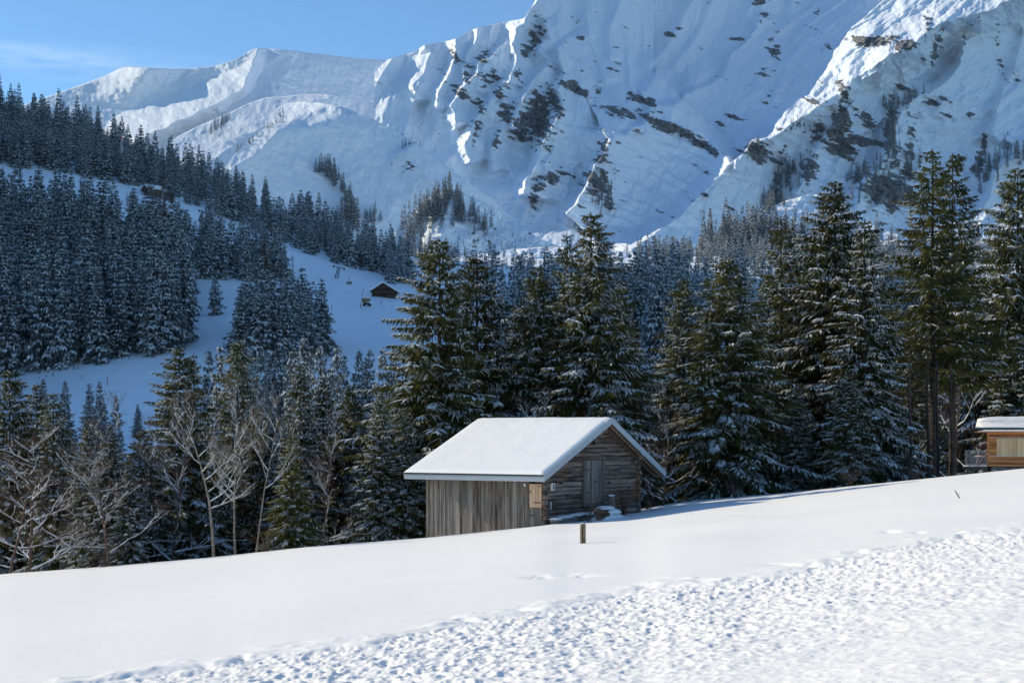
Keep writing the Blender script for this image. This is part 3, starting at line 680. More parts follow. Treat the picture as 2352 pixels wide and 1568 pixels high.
LARCHV = [conifer(61, 20, 2.7, 40, 6, 3.2, .0, .1, .16, .8, mats=('larch','tree_snow'), up=.2, curve=.7), conifer(62, 20, 2.2, 40, 6, 1.6, .35, .1, .12, .7, mats=('twig','tree_snow'), up=.2, curve=.6)]
n_tree = 0
PEND = []      # forest trees: the largest become objects of their own, the rest one forest
def put_tree(var, X, Y, Z, H, wd=1.0, rz=None, name='spruce_tree', label='', cat='tree', group=None):
    global n_tree
    o = bpy.data.objects.new(name, None); COL.objects.link(o)
    o.location = (X, Y, Z); s = H/20.; o.scale = (s*wd, s*wd, s); o.rotation_euler = (0, 0, random.random()*6.28 if rz is None else rz)
    o.empty_display_size = .5
    link('crown', var[0], o); link('trunk', var[1], o)
    tag(o, label, cat, group); n_tree += 1; return o
def tree_px(var, x, ytop, Y, wd=1.0, **kw):
    """tree whose tip shows at (x, ytop) of the photograph, standing on the ground at distance Y"""
    X, _, Zt = P(x, ytop, Y); Zg = gpx(x, Y)
    return put_tree(var, X, Y, Zg-.15, Zt-Zg+.15, wd*20/max(4, (Zt-Zg))*kw.pop('r', 1.0), **kw)

random.seed(5)
# --- the near row, individually placed: variant, tip x, tip y, distance, crown width factor, label
NEAR = [
 ('N0',1010,550,66,1.2,'broad sunlit spruce rising behind the left end of the barn roof'),
 ('N2',1095,586,72,1.0,'spruce just right of the broad sunlit one behind the barn ridge'),
 ('N1',1357,487,70,1.15,'tallest spruce directly behind the barn gable, laden with drooping snowy boughs'),
 ('N3',1302,535,74,.9,'slim pointed spruce close on the left of the tallest one behind the barn'),
 ('N0',1240,612,72,1.0,'shorter green spruce above the middle of the barn roof'),
 ('N4',1190,700,80,.9,'shaded spruce low between two tall ones behind the barn roof'),
 ('N2',1668,590,72,1.3,'broad spruce with snow-heavy boughs on its left side right of the barn'),
 ('N1',1572,640,82,1.1,'darker spruce between the barn gable and the broad snowy spruce'),
 ('N3',1793,496,78,1.1,'spruce with a thin spire tip above wide boughs right of the barn'),
 ('N0',1918,416,76,1.15,'tall dark olive spruce with dense crown in the right half'),
 ('N4',1985,505,72,1.0,'snow-flecked spruce leaning against the tall dark olive spruce'),
 ('N2',1880,700,84,1.0,'shaded spruce filling the row below the tall dark olive spruce'),
 ('N1',1720,760,80,1.1,'low shaded spruce between the broad snowy spruce and the thin spired one'),
 ('S0',2143,345,80,1.25,'tallest spruce on the right, bare trunk visible below sparse boughs'),
 ('S1',2188,352,88,1.2,'twin spruce immediately right of the tallest bare trunked one'),
 ('N0',2338,385,112,1.35,'big dark spruce at the right edge of the photo above the wooden chalet'),
 ('N3',2290,560,114,1.1,'spruce half hidden between the twin spruces and the one at the right edge'),
 ('S0',2095,720,86,1.0,'thin shaded spruce left of the bare trunks'),
 ('N4',2250,800,112,1.1,'dark undergrown spruce behind the bare trunks near the chalet'),
 ('N0',412,798,66,1.15,'golden green sunlit spruce standing above the bare trees'),
 ('N3',445,812,74,.8,'dark slim spruce tucked behind the golden green one'),
 ('N1',545,782,80,.9,'olive tipped spruce rising out of the mid belt on the left'),
 ('G0',668,985,57,1.0,'bushy yellow green conifer beside the leaning birch'),
 ('N4',690,835,72,.9,'spruce with olive top behind the bushy yellow green conifer'),
 ('N4',742,862,78,.8,'spruce with clumps of snow right of the olive topped one'),
 ('N2',805,880,76,.8,'dark spruce with golden tip left of the broad sunlit spruce'),
 ('N4',872,905,62,1.05,'snowy boughed spruce beside the left eave of the barn'),
 ('N1',930,935,62,.95,'dark spruce filling in just left of the barn roof'),
 ('N0',22,850,64,1.1,'sunlit spruce cut by the left edge of the photo'),
 ('N4',85,880,68,.9,'paler spruce next to the one at the left edge'),
 ('N1',122,900,62,1.0,'spruce with bright snowy tips above the bare branches at left'),
 ('N4',200,968,60,.9,'low frosted spruce left of the blue clearing'),
 ('N4',255,975,58,1.0,'small sunlit frosted spruce below the blue clearing'),
 ('N2',330,985,62,1.1,'wide frosted spruce between the clearing and the golden green spruce'),
 ('N1',300,1045,57,1.0,'low bushy spruce at the foot of the frosted ones'),
 ('N0',480,960,72,1.0,'shaded spruce behind the bare tree with long left boughs'),
 ('N2',590,960,74,1.0,'shaded spruce between the birches'),
 ('N1',60,1050,72,1.2,'dark spruce low behind the left hand bare trees'),
 ('N2',170,1090,74,1.2,'dark spruce behind the bare tree tangle at lower left'),
 ('N0',400,1080,70,1.1,'dark lower spruce behind the long boughed bare tree'),
 ('N2',760,1010,76,1.0,'dark spruce filling the gap left of the barn'),
 ('N1',1460,760,78,1.0,'spruce with drooping dark boughs above the right slope of the barn roof'),
 ('N4',1510,860,84,1.1,'greyish frosted spruce right of the gable peak'),
 ('N2',1610,900,74,1.2,'low broad spruce right of the barn, boughs reaching the snow'),
 ('N1',1730,930,72,1.2,'low spruce with snowy boughs above the end of the blue barn shadow'),
 ('N4',1830,880,72,1.2,'low dense spruce at the middle of the right hand row'),
 ('N2',1950,850,70,1.2,'low spruce with snow strewn skirt below the dark olive one'),
 ('N1',2030,900,74,1.1,'shaded low spruce at the left of the bare trunks'),
 ('N0',2320,760,108,1.2,'dense shaded spruce right behind the chalet roof'),
 ('N2',1130,800,82,1.1,'shaded spruce deep behind the barn ridge'),
 ('N1',1390,800,84,1.1,'shaded spruce deep behind the gable peak'),
]
VM = {'N': NEARV, 'S': SPARSE, 'G': GREENV}
for code, x, yt, Y, wd, lab in NEAR:
    tree_px(VM[code[0]][int(code[1])], x, yt, Y, 1.0, r=wd*min(1.25, (gtop := (P(x, yt, Y)[2]-gpx(x, Y)))/16.)*1.0, label=lab, group='large spruces along the edge of the snow field')
# darker trees standing further back in the same belt
g = np.random.default_rng(77)
BACK = [(x, yt) for x, yt in ((1440,900),(1545,820),(1640,820),(1700,700),(1760,640),(1830,640),(1860,610),(1960,640),(2050,690),(2060,800),(2120,760),(2170,800),(2230,700),(2280,640),(2350,700),(1180,860),(1280,760),(1330,700),(1420,640),(1080,760),(980,760),(920,860))]
for i, (x, yt) in enumerate(BACK):
    Y = 96+g.random()*22+(x > 1900)*26
    H = P(x, yt, Y)[2]-gpx(x, Y)
    if H < 4: continue
    tree_px(NEARV[i % 5], x+g.normal()*6, yt+g.normal()*8, Y, r=min(1.25, H/17), label='dark shaded spruce in the second row behind the large spruces', group='dark spruces of the second row')

# --- forest on the valley side: by the place where the trunk stands
def inv_y(x, y):
    """distance at which the hillside shows at (x, y)"""
    Ys = np.linspace(240, 780, 136); rows = HY-ground(np.full(136, x), Ys)/Ys*K
    ok = np.where(rows <= y)[0]
    return float(Ys[ok[0]]) if len(ok) else None
def inside(x, y, poly):
    c = False; n = len(poly)
    for i in range(n):
        x1, y1 = poly[i]; x2, y2 = poly[(i+1) % n]
        if (y1 > y) != (y2 > y) and x < (x2-x1)*(y-y1)/(y2-y1)+x1: c = not c
    return c
def scatter(poly, n, rmin, seed, old=None):
    g = np.random.default_rng(seed); pts = list(old or []); out = []
    xs = [p[0] for p in poly]; ys = [p[1] for p in poly]; tries = 0
    while len(out) < n and tries < n*60:
        tries += 1
        x = g.uniform(min(xs), max(xs)); y = g.uniform(min(ys), max(ys))
        if not inside(x, y, poly): continue
        Y = inv_y(x, y)
        if Y is None: continue
        X = (x-1176)/K*Y
        if any((X-a)**2+(Y-b)**2 < rmin*rmin for a, b in pts): continue
        pts.append((X, Y)); out.append((x, X, Y, gpx(x, Y)))
    return out
ZONES = [
 ([(-40,885),(130,852),(200,838),(340,815),(432,796),(430,700),(300,700),(-40,740)], 95, 4.4, (19,26), 'tall snow-dusted spruce at the lower edge of the left forest above the piste'),
 ([(-40,740),(300,700),(430,700),(432,655),(350,600),(300,565),(180,528),(-40,500)], 140, 5.0, (19,25), 'snow-dusted spruce in the dense left forest below the upper snow strip'),
 ([(440,640),(560,645),(655,650),(655,632),(560,605),(430,572),(350,556),(300,565)], 60, 4.3, (15,21), 'spruce in the tongue of forest reaching right below the snow strip'),
 ([(-40,375),(180,408),(330,432),(330,375),(180,310),(0,255),(-40,240)], 150, 5.0, (13,20), 'spruce of the upper left forest above the snow strip'),
 ([(330,375),(330,432),(430,470),(560,520),(560,450),(430,405)], 72, 5.6, (13,19), 'spruce of the upper forest on the ridge left of the ski knoll'),
 ([(560,450),(560,520),(650,560),(780,612),(900,655),(940,650),(930,600),(800,560),(700,510)], 90, 5.6, (13,20), 'spruce among brown scrub on the slope above the small dark hut'),
 ([(548,800),(560,765),(640,758),(742,790),(742,830),(640,850),(548,840)], 34, 4.2, (15,20), 'spruce of the compact clump left of the open blue slope'),
]
old = []; n_forest = 0
for zi, (poly, n, rm, (h0, h1), lab) in enumerate(ZONES):
    for (x, X, Y, Z) in scatter(poly, n, rm, 300+zi, old):
        g2 = np.random.default_rng(int(x*7+Y*13)); old.append((X, Y))
        v = FARV[int(g2.integers(6))]; H = g2.uniform(h0, h1)*g2.choice([1, 1, 1.08, .85, .65])
        PEND.append((H/Y, v, X, Y, Z-.4, H, g2.uniform(.85, 1.15)*20/H*min(1.15, H/19), float(g2.uniform(0, 6.28)), lab)); n_forest += 1
# single trees one can tell apart on the snow
tree_px(FARV[2], 494, 628, 385, .8, r=.95, label='lone spruce on the blue clearing with an orange pad round its trunk')
for x, yt, Y, lab in ((100,868,232,'slim blue shaded spruce at the left of the lower clearing'),(150,872,228,'dark blue spruce right of the slim one on the lower clearing'),(205,880,225,'left spruce of the pair on the blue lower clearing'),(228,874,222,'right spruce of the pair on the blue lower clearing'),
                      (266,910,215,'thin spruce right of the pair on the blue lower clearing'),(316,926,262,'tiny spruce alone on the blue snow')):
    tree_px(MIDV[x % 4], x, yt, Y, r=.75 if x < 300 else .4, label=lab, group='spruces on the lower clearing')
tree_px(LARCHV[1], 672, 585, 395, r=.8, name='larch_tree', label='bare grey larch standing alone on the ski slope', cat='tree')
for x, yt, Y, k, lab in ((375,358,470,0,'rust brown larch beside the small house in the forest'),(622,560,402,1,'bare larch at the right tip of the forest tongue'),(590,575,400,1,'bare larch left of the one at the forest tip'),(645,575,396,1,'leafless larch with frosted boughs at the edge of the ski slope'),(608,548,420,0,'rust brown larch crown at the tip of the forest tongue')):
    tree_px(LARCHV[k], x, yt, Y, r=.8, name='larch_tree', label=lab, cat='tree')
# belt of trees between clearing and near row
g = np.random.default_rng(9)
mid = []
for x, yt in ((480,800),(505,795),(560,770),(575,800),(598,790),(620,812),(640,790),(660,775),(672,800),(700,775),(715,800),(735,790),(775,792),(790,815),(824,800),(850,800),(880,796),(905,790),(530,845),(615,850),(760,840),(840,850),(895,850),(700,850),(570,870),(650,880)):
    mid.append((x, yt, g.uniform(150, 205)))
for i, (x, yt, Y) in enumerate(mid):
    H = P(x, yt, Y)[2]-gpx(x, Y)
    tree_px(MIDV[i % 4], x, yt, Y, r=min(1.05, H/21), label='frosted spruce in the middle belt below the open blue slope', group='frosted spruces of the middle belt')
# trees on the flat behind the near row
for i in range(120):
    x = g.uniform(1120, 2360) if i > 30 else g.uniform(1125, 1660); Y = g.uniform(330, 470)
    yt = 565+g.random()*75+(x > 1700)*30
    H = P(x, yt, Y)[2]-gpx(x, Y)
    if H < 9: continue
    X, _, Zt = P(x, yt, Y); Zg = gpx(x, Y)
    PEND.append((.8*H/Y, FARV[i % 6], X, Y, Zg-.15, Zt-Zg+.15, 20/max(4, (Zt-Zg))*min(1.1, H/21)*.95, random.random()*6.28, 'blue shaded spruce on the valley floor seen between the large spruces'))
for zi, (poly, n) in enumerate((([(-420,930),(-45,888),(-45,450),(-420,430)], 190), ([(-420,360),(-45,378),(-45,235),(-420,150)], 110))):
    for (x, X, Y, Z) in scatter(poly, n, 5.5, 700+zi):       # the wood goes on beyond the left edge
        PEND.append((0, FARV[int(X*7) % 6], X, Y, Z-.4, 17+(X*13 % 6), 1.0, X, ''))
LIMIT = 296-(n_tree-6)
PEND.sort(key=lambda q: -q[0])
for q in PEND[:LIMIT]:
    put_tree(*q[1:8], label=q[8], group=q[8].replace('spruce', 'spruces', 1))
def join_trees(name, rows, label):
    Vs, Ms, tr = [], [], MB(); cache = {}
    for (_, v, X, Y, Z, H, wd, rz, _l) in rows:
        if id(v) not in cache:
            c = v[0]; n = len(c.vertices); a = np.empty(n*3, np.float32); c.vertices.foreach_get('co', a)
            m = np.empty(len(c.polygons), np.int32); c.polygons.foreach_get('material_index', m); cache[id(v)] = (a.reshape(-1, 3), m)
        a, m = cache[id(v)]; s = H/20; c, sn = math.cos(rz), math.sin(rz); b = np.empty_like(a)
        b[:, 0] = (a[:, 0]*c-a[:, 1]*sn)*s*wd+X; b[:, 1] = (a[:, 0]*sn+a[:, 1]*c)*s*wd+Y; b[:, 2] = a[:, 2]*s+Z
        Vs.append(b); Ms.append(m)
    V = np.concatenate(Vs); o = link(name, np_mesh(name, V, np.arange(len(V)).reshape(-1, 4), [M['needle_far'], M['tree_snow']], np.concatenate(Ms)))
    tag(o, label, None, None, 'stuff')
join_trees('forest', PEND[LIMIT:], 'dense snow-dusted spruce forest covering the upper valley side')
# far conifers, a few pixels each: one object
def forest_mesh(name, items, label):
    Vs, Fs, Ms = [], [], []; off = 0
    tm = []
    for c, t in TINYV:
        n = len(c.vertices); a = np.empty(n*3, np.float32); c.vertices.foreach_get('co', a)
        m = np.empty(len(c.polygons), np.int32); c.polygons.foreach_get('material_index', m); tm.append((a.reshape(-1, 3), m))
    for i, (X, Y, Z, H) in enumerate(items):
        a, m = tm[i % 3]; s = H/20; an = (i*2.4) % 6.28; c, sn = math.cos(an), math.sin(an)
        v = np.empty_like(a); v[:, 0] = (a[:, 0]*c-a[:, 1]*sn)*s+X; v[:, 1] = (a[:, 0]*sn+a[:, 1]*c)*s+Y; v[:, 2] = a[:, 2]*s+Z
        Vs.append(v); Ms.append(m)
    V = np.concatenate(Vs); o = link(name, np_mesh(name, V, np.arange(len(V)).reshape(-1, 4), [M['needle_far'], M['tree_snow']], np.concatenate(Ms)))
    tag(o, label, None, None, 'stuff')
def surf(x, y, d): return P(x, y, d)
items = []
g = np.random.default_rng(21)
def line_trees(pts, n, D, h, jit=5, jy=None):
    for i in range(n):
        t = g.random()*(len(pts)-1); k = int(t); f = t-k
        x = pts[k][0]*(1-f)+pts[k+1][0]*f+g.normal()*jit; y = pts[k][1]*(1-f)+pts[k+1][1]*f+g.normal()*(jy if jy is not None else jit)
        d = (D(x, y) if callable(D) else D)-3; H = h*g.uniform(.7, 1.2)
        X, Y, Z = P(x, y, d); items.append((X, Y, Z-1, H/K*d))
kd = lambda x, y: float(kn_D(np.float64(x), np.float64(y)))-6
line_trees([(540,350),(580,330),(620,300),(650,285)], 26, kd, 20, 3)
line_trees([(640,290),(650,262)], 8, kd, 16, 3)
line_trees([(732,392),(760,405),(785,430),(800,460),(808,480)], 34, kd, 44, 5)
line_trees([(800,480),(815,520),(790,500)], 26, kd, 60, 8)
line_trees([(815,500),(850,498),(875,505)], 12, kd, 28, 5)
line_trees([(920,350),(938,340),(955,360),(972,400)], 16, kd, 26, 6)
line_trees([(905,380),(925,360)], 5, kd, 16, 4)
sd_ = lambda x, y: 2500+1.75*.77*(440-y)-60
line_trees([(478,308),(505,290),(527,278)], 16, sd_, 22, 3)
hd = lambda x, y: 1250+1.15*.39*(620-y)+.1*(x-1000)-12
line_trees([(925,555),(960,510),(1000,480),(1040,470)], 70, hd, 50, 14, 16)
line_trees([(1030,450),(1050,470),(1055,500)], 24, hd, 48, 8)
line_trees([(1080,500),(1100,520),(1125,525)], 16, hd, 40, 8)
line_trees([(1070,550),(1150,570),(1220,560)], 40, hd, 12, 30, 16)
line_trees([(920,600),(980,590),(1060,600)], 50, hd, 40, 20, 12)
fd = lambda x, y: 1200+2.2*.37*(650-y)-15
line_trees([(1650,560),(1700,575),(1770,560),(1830,590)], 120, fd, 75, 30, 18)
line_trees([(1440,610),(1540,610),(1640,600)], 70, fd, 44, 30, 10)
line_trees([(1720,500),(1760,480),(1800,470)], 14, fd, 40, 10)
line_trees([(1850,600),(1960,590),(2100,600),(2350,580)], 130, fd, 55, 40, 20)
line_trees([(1890,500),(1940,480),(1850,520)], 12, fd, 40, 14)
md = lambda x, y: float(main_D(np.array([[float(x)]]), np.array([[float(y)]]))[0, 0]-main_relief(np.array([[float(x)]]), np.array([[float(y)]]))[0, 0])
_RC.clear()
def line_main(pts, n, h, jit, jy=None):
    global items
    k = len(items); line_trees(pts, n, 1000, h, jit, jy); sub = items[k:]; items = items[:k]
    xs = np.array([[a/b*K+1176 for a, b, c, d in sub]]); ys = np.array([[HY-c/b*K for a, b, c, d in sub]]); _RC.clear()
    d = (main_D(xs, ys)-main_relief(xs, ys))[0]
    for (a, b, c, H), q, xx, yy in zip(sub, d, xs[0], ys[0]): q = q-4; X, Y, Z = P(xx, yy, q); items.append((X, Y, Z, H/1000*q))
line_main([(1820,375),(1800,420),(1780,460),(1760,480)], 70, 30, 12, 14)
line_main([(1820,300),(1850,290),(1880,310)], 14, 24, 10)
line_main([(2030,240),(2070,235),(2110,215)], 34, 24, 8, 6)
line_main([(2040,300),(2060,340),(2010,400),(1960,410)], 56, 28, 12, 14)
line_main([(2100,380),(2070,400),(1950,460)], 30, 30, 12)
line_main([(2250,420),(2300,370),(2352,340)], 40, 34, 12)
line_main([(1370,400),(1385,440),(1400,460),(1360,450)], 34, 22, 12, 16)
line_main([(1740,340),(1745,330)], 5, 22, 5)
for i in range(520):
    x = g.uniform(1080, 2400); Y = g.uniform(480, 1080)
    if x < 1450 and Y > 620: continue
    X = (x-1176)/K*Y; H = g.uniform(13, 21); items.append((X, Y, gpx(x, Y)-.5, H))
for i in range(60):
    x = g.uniform(940, 1450); Y = g.uniform(620, 950); items.append(((x-1176)/K*Y, Y, gpx(x, Y)-.5, g.uniform(6, 14)))
forest_mesh('distant_spruces', items, 'scattered frosted spruces on the far slopes and cliffs')
print('trees', n_tree, 'forest', n_forest, 'distant', len(items))
# ------------------------------------------------------------------ the barn
TH = 1.01576
G2 = np.array([math.cos(TH), math.sin(TH)]); R2 = np.array([-math.sin(TH), math.cos(TH)])
E0 = np.array([4.01554, 57.5])-5.348*G2                     # near left corner of the eave
W0 = E0+.8*G2+.5*R2                                         # corner of the walls
BZ = gz(*W0)-.1
barn = thing('log_barn', 'old grey timber barn with a thick snow covered roof, gable doors and plank side', 'barn', (W0[0], W0[1], 0), TH)
def gab(px, py, yo=0.0):
    """point of the gable plane (local y = yo) showing at (px, py): local x and height"""
    b = W0+R2*yo; k = (px-1176)/K
    X = (k*b[1]-b[0])/(G2[0]-k*G2[1]); Y = b[1]+X*G2[1]
    return X, (HY-py)/K*Y
def side(px, py, xo=0.0):
    b = W0+G2*xo; k = (px-1176)/K
    y = (k*b[1]-b[0])/(R2[0]-k*R2[1]); Y = b[1]+y*R2[1]
    return y, (HY-py)/K*Y
WL, GW = 5.41, 7.95                                         # length along the ridge, width of the gable
XR = 5.348-.8                                               # ridge, local x
ZR, ZL, ZE = .60, -1.56, -1.66                              # roof plane at ridge, left eave, right eave
XL, XE = -.8, 10.316-.8
Y0R, Y1R = -.5, 6.396-.5
def roofz(x): return ZR+(ZL-ZR)*(XR-x)/(XR-XL) if x < XR else ZR+(ZE-ZR)*(x-XR)/(XE-XR)
# plank side wall (local x = 0, along local y)
mb = MB(); rg = random.Random(3); y = WL
yd = side(1217, 1150)[0]                                    # the small door takes the near end
zb = -3.98
n = 0
while y > yd+.03:
    w = rg.uniform(.11, .24); y2 = max(yd, y-w); off = rg.uniform(-.022, .012)
    top = roofz(-.05)-.04-(rg.random() < .08)*rg.uniform(.1, .35)
    mb.box(-.045+off, y2+.006, zb-.6, .0+off, y-.006, top, 0, rg.uniform(.3, .8)); y = y2; n += 1
    if rg.random() < .75: mb.box(-.062+off, y2-.022, zb-.6, -.035+off, y2+.022, top-.02, 0, rg.uniform(.2, .9))
mb.build('plank_wall', M['plank'], barn)
mb = MB(); mb.box(.012, .3, zb-.6, .05, WL-.02, roofz(0)-.16); mb.box(.1, WL-.05, zb-.6, GW-.1, WL, -1.8)
mb.build('wall_backing', M['dark'], barn)
# door at the near end of the side wall
door = MB()
yA, zA = side(1218, 1110); yB, zB = side(1246, 1165)
for i in range(4):
    a = yB+(yA-yB)*i/4; door.box(-.07, a+.006, zB, -.03, a+(yA-yB)/4-.006, zA, 0, rg.uniform(.4, .8))
dr = door.build('door_panel', M['new_wood'], barn); tag(dr, 'pale new board panel set in the grey door')
h = MB(); h.box(-.085, yB+.02, zB+.17, -.071, yB+.36, zB+.2); h.box(-.085, yB+.02, zA-.1, -.071, yB+.16, zA-.08); h.box(-.09, yA-.07, zB+.55, -.071, yA-.03, zB+.62)
h.build('hinge', M['iron'], dr)
door = MB()
for i in range(3):
    a = yB+(yA-yB)*i/3; door.box(-.062, a+.006, zb-.6, -.024, a+(yA-yB)/3-.006, zB-.015, 0, rg.uniform(.2, .6))
lo_ = door.build('door', M['plank'], barn)
h = MB(); h.box(-.078, yA-.32, zB-.32, -.063, yA-.02, zB-.29); h.build('hinge', M['iron'], lo_)
# log gable (local y = 0): uneven hewn courses, bulging, with dark joints
mb = MB(); z = -4.6; rg = random.Random(8)
while z < ZR-.25:
    hh = rg.uniform(.15, .21); z2 = z+hh
    # clip to the roof line
    def xr_at(zz, s):
        if s < 0: return max(0.0, XR-(ZR-.12-zz)/(ZR-ZL)*(XR-XL))
        return min(GW, XR+(ZR-.12-zz)/(ZR-ZE)*(XE-XR))
    a, b = xr_at(z2, -1), xr_at(z2, 1)
    if b-a > .3:
        nseg = max(2, int((b-a)/.45)); tone = rg.uniform(.25, .85); bul = rg.uniform(-.015, .008)
        xs = [a+(b-a)*i/nseg for i in range(nseg+1)]; w1 = [rg.uniform(-.008, .008) for _ in xs]; w2 = [rg.uniform(-.012, .012) for _ in xs]
        vs = []; fs = []
        for xx, q1, q2 in zip(xs, w1, w2):
            vs += [(xx, .04, z+q2), (xx, -.02-bul+q1, z+.022+q2), (xx, -.045-bul+q1, z+hh*.5), (xx, -.02-bul+q1, z2-.02+q2), (xx, .04, z2-.004+q2)]
        for i in range(nseg):
            for j in range(4): fs.append((i*5+j, (i+1)*5+j, (i+1)*5+j+1, i*5+j+1))
        fs += [(0, 1, 2, 3, 4), tuple((nseg)*5+j for j in (4, 3, 2, 1, 0))]
        mb.add(vs, fs, 0, tone)
    z = z2
gable = mb.build('gable_wall', M['log'], barn)
mb = MB(); mb.prism([(0.02, -4.6), (GW-.02, -4.6), (GW-.02, roofz(GW)-.15), (XR, ZR-.2), (0.02, roofz(0)-.15)], .05, .09, 'y'); mb.build('wall_backing', M['dark'], barn)
# right hand side and back
mb = MB()
for i in range(16): mb.box(GW-.03, -.05, -4.6+i*.19, GW+.05, WL, -4.6+i*.19+.18, 0, rg.random())
mb.build('side_wall', M['log'], barn)
# interlocked log ends at both corners of the gable
for xc in (.02, GW-.1):
    mb = MB()
    for i in range(int((roofz(xc)+4.5)/.19)):
        zz = -4.6+i*.19; e = rg.uniform(.02, .1)
        if i % 2: mb.box(xc-.09, -.1-e, zz, xc+.11, .0, zz+.165, 0, rg.uniform(.1, .8))
        else: mb.box(xc-.11-rg.uniform(0, .03), -.09, zz, xc+.16, .02, zz+.165, 0, rg.uniform(.1, .8))
    mb.build('corner_logs', M['log'], barn)
# double hay door in the gable
xA, zT = gab(1338, 1056); xB, zB_ = gab(1381, 1153)
fr = MB(); fr.box(xA-.08, -.13, zB_-.05, xA, -.02, zT+.03, 0, .5); fr.box(xB, -.13, zB_-.05, xB+.1, -.02, zT+.03, 0, .5); fr.box(xA-.03, -.12, zB_-.12, xB+.03, -.02, zB_-.04, 0, .4)
frame = fr.build('door_frame', M['old_wood'], barn)
xm = (xA+xB)/2
for a, b in ((xA+.01, xm-.008), (xm+.008, xB-.01)):
    mb = MB(); k = 4
    for i in range(k): mb.box(a+(b-a)*i/k+.004, -.115, zB_, a+(b-a)*(i+1)/k-.004, -.075, zT-rg.uniform(0, .03), 0, rg.uniform(.2, .7))
    leaf = mb.build('hay_door', M['plank'], barn)
    hb = MB()
    for zz in (zB_+.42, zT-.4):
        o = a if a < xm-.3 else b-.42
        hb.box(o, -.128, zz, o+.42, -.116, zz+.035)
    if a > xm-.3: hb.box(a+.02, -.14, (zT+zB_)/2-.03, a+.13, -.116, (zT+zB_)/2+.03)
    hb.build('hinge', M['iron'], leaf)
# purlin consoles under the right roof overhang
for px, py, ln in ((1372, 1021, .42), (1452, 1082, .44)):
    x, z = gab(px, py); z = roofz(x)-.42
    mb = MB()
    mb.box(x-.13, -ln-.08, z+.18, x+.13, 0, z+.33, 0, .5); mb.box(x-.12, -ln*.8, z+.02, x+.12, 0, z+.165, 0, .3); mb.box(x-.12, -ln*.45, z-.15, x+.12, 0, z+.005, 0, .4)
    tube(mb, [(x-.12, -ln*.8, z+.08), (x+.12, -ln*.8, z+.08)], [.08, .08], 8)
    mb.build('console', M['log'], barn)
xs_, zs_ = gab(1360, 1012)
# roof: boarded soffit, rafters, metal sheet, white fascias, snow
T0 = .07
mb = MB()
mb.prism([(XL+.03, ZL-.03-T0), (XR, ZR-.03-T0), (XE-.03, ZE-.03-T0), (XE-.03, ZE-.03), (XR, ZR-.03), (XL+.03, ZL-.03)], Y0R+.03, Y1R-.03, 'y')
roof = mb.build('roof', M['soffit'], barn)
mb = MB()
for i in range(26):                                        # battens seen from below
    for sgn in (-1, 1):
        f = (i+.3)/26; x = XR+sgn*f*((XR-XL) if sgn < 0 else (XE-XR))
        zz = roofz(x)-.03-T0
        mb.box(x-.05, Y0R+.05, zz-.035, x+.05, .04, zz-.004, 0, rg.random())
mb.build('batten', M['soffit'], roof)
for yy in (Y0R+.08, -.16):
    for s in (-1, 1):
        xe = XL+.1 if s < 0 else XE-.1
        mb = MB(); z1 = ZR-.17; z2 = roofz(xe)-.17
        mb.add([(XR, yy, z1), (xe, yy, z2), (xe, yy+.1, z2), (XR, yy+.1, z1), (XR, yy, z1-.13), (xe, yy, z2-.13), (xe, yy+.1, z2-.13), (XR, yy+.1, z1-.13)],
               [(0, 1, 2, 3), (7, 6, 5, 4), (0, 4, 5, 1), (1, 5, 6, 2), (2, 6, 7, 3), (3, 7, 4, 0)], 0, rg.uniform(.4, .9))
        mb.build('rafter', M['rafter'], roof)
# corrugated sheet showing along the eave
mb = MB(); n = 150
vs = []; 
for i in range(n+1):
    yy = Y0R+(Y1R-Y0R)*i/n; q = .018*math.sin(i*math.pi/1.5)
    for xx, dz in ((XL-.05, 0), (XL+1.2, 0)): vs.append((xx, yy, roofz(XL)+(xx-XL)*(ZR-ZL)/(XR-XL)+.028+q))
for i in range(n+1):
    for xx in (XL-.05, XL+1.2): vs.append((xx, Y0R+(Y1R-Y0R)*i/n, roofz(XL)+(xx-XL)*(ZR-ZL)/(XR-XL)-.012))
fs = [(2*i, 2*i+1, 2*i+3, 2*i+2) for i in range(n)]; o = 2*(n+1)
fs += [(o+2*i+2, o+2*i+3, o+2*i+1, o+2*i) for i in range(n)]+[(2*i, 2*i+2, o+2*i+2, o+2*i) for i in range(n)]
mb.add(vs, fs); mb.build('metal_sheet', M['iron'], roof)
FH = .235
mb = MB(); mb.box(XL-.03, Y0R-.03, ZL-FH+.0, XL, Y1R+.03, ZL-.005); mb.build('fascia', M['fascia'], roof)
for s in (-1, 1):
    for yy in (Y0R-.035, Y1R+.005):
        xe = XL-.03 if s < 0 else XE+.03; ze = ZL if s < 0 else ZE; gap = .002*s
        mb = MB(); mb.add([(XR+gap, yy, ZR+.05), (xe, yy, ze+.05), (xe, yy+.03, ze+.05), (XR+gap, yy+.03, ZR+.05), (XR+gap, yy, ZR-FH+.02), (xe, yy, ze-FH+.0), (xe, yy+.03, ze-FH+.0), (XR+gap, yy+.03, ZR-FH+.02)],
               [(0, 1, 2, 3), (7, 6, 5, 4), (0, 4, 5, 1), (1, 5, 6, 2), (2, 6, 7, 3), (3, 7, 4, 0)])
        mb.build('fascia', M['fascia'], roof)
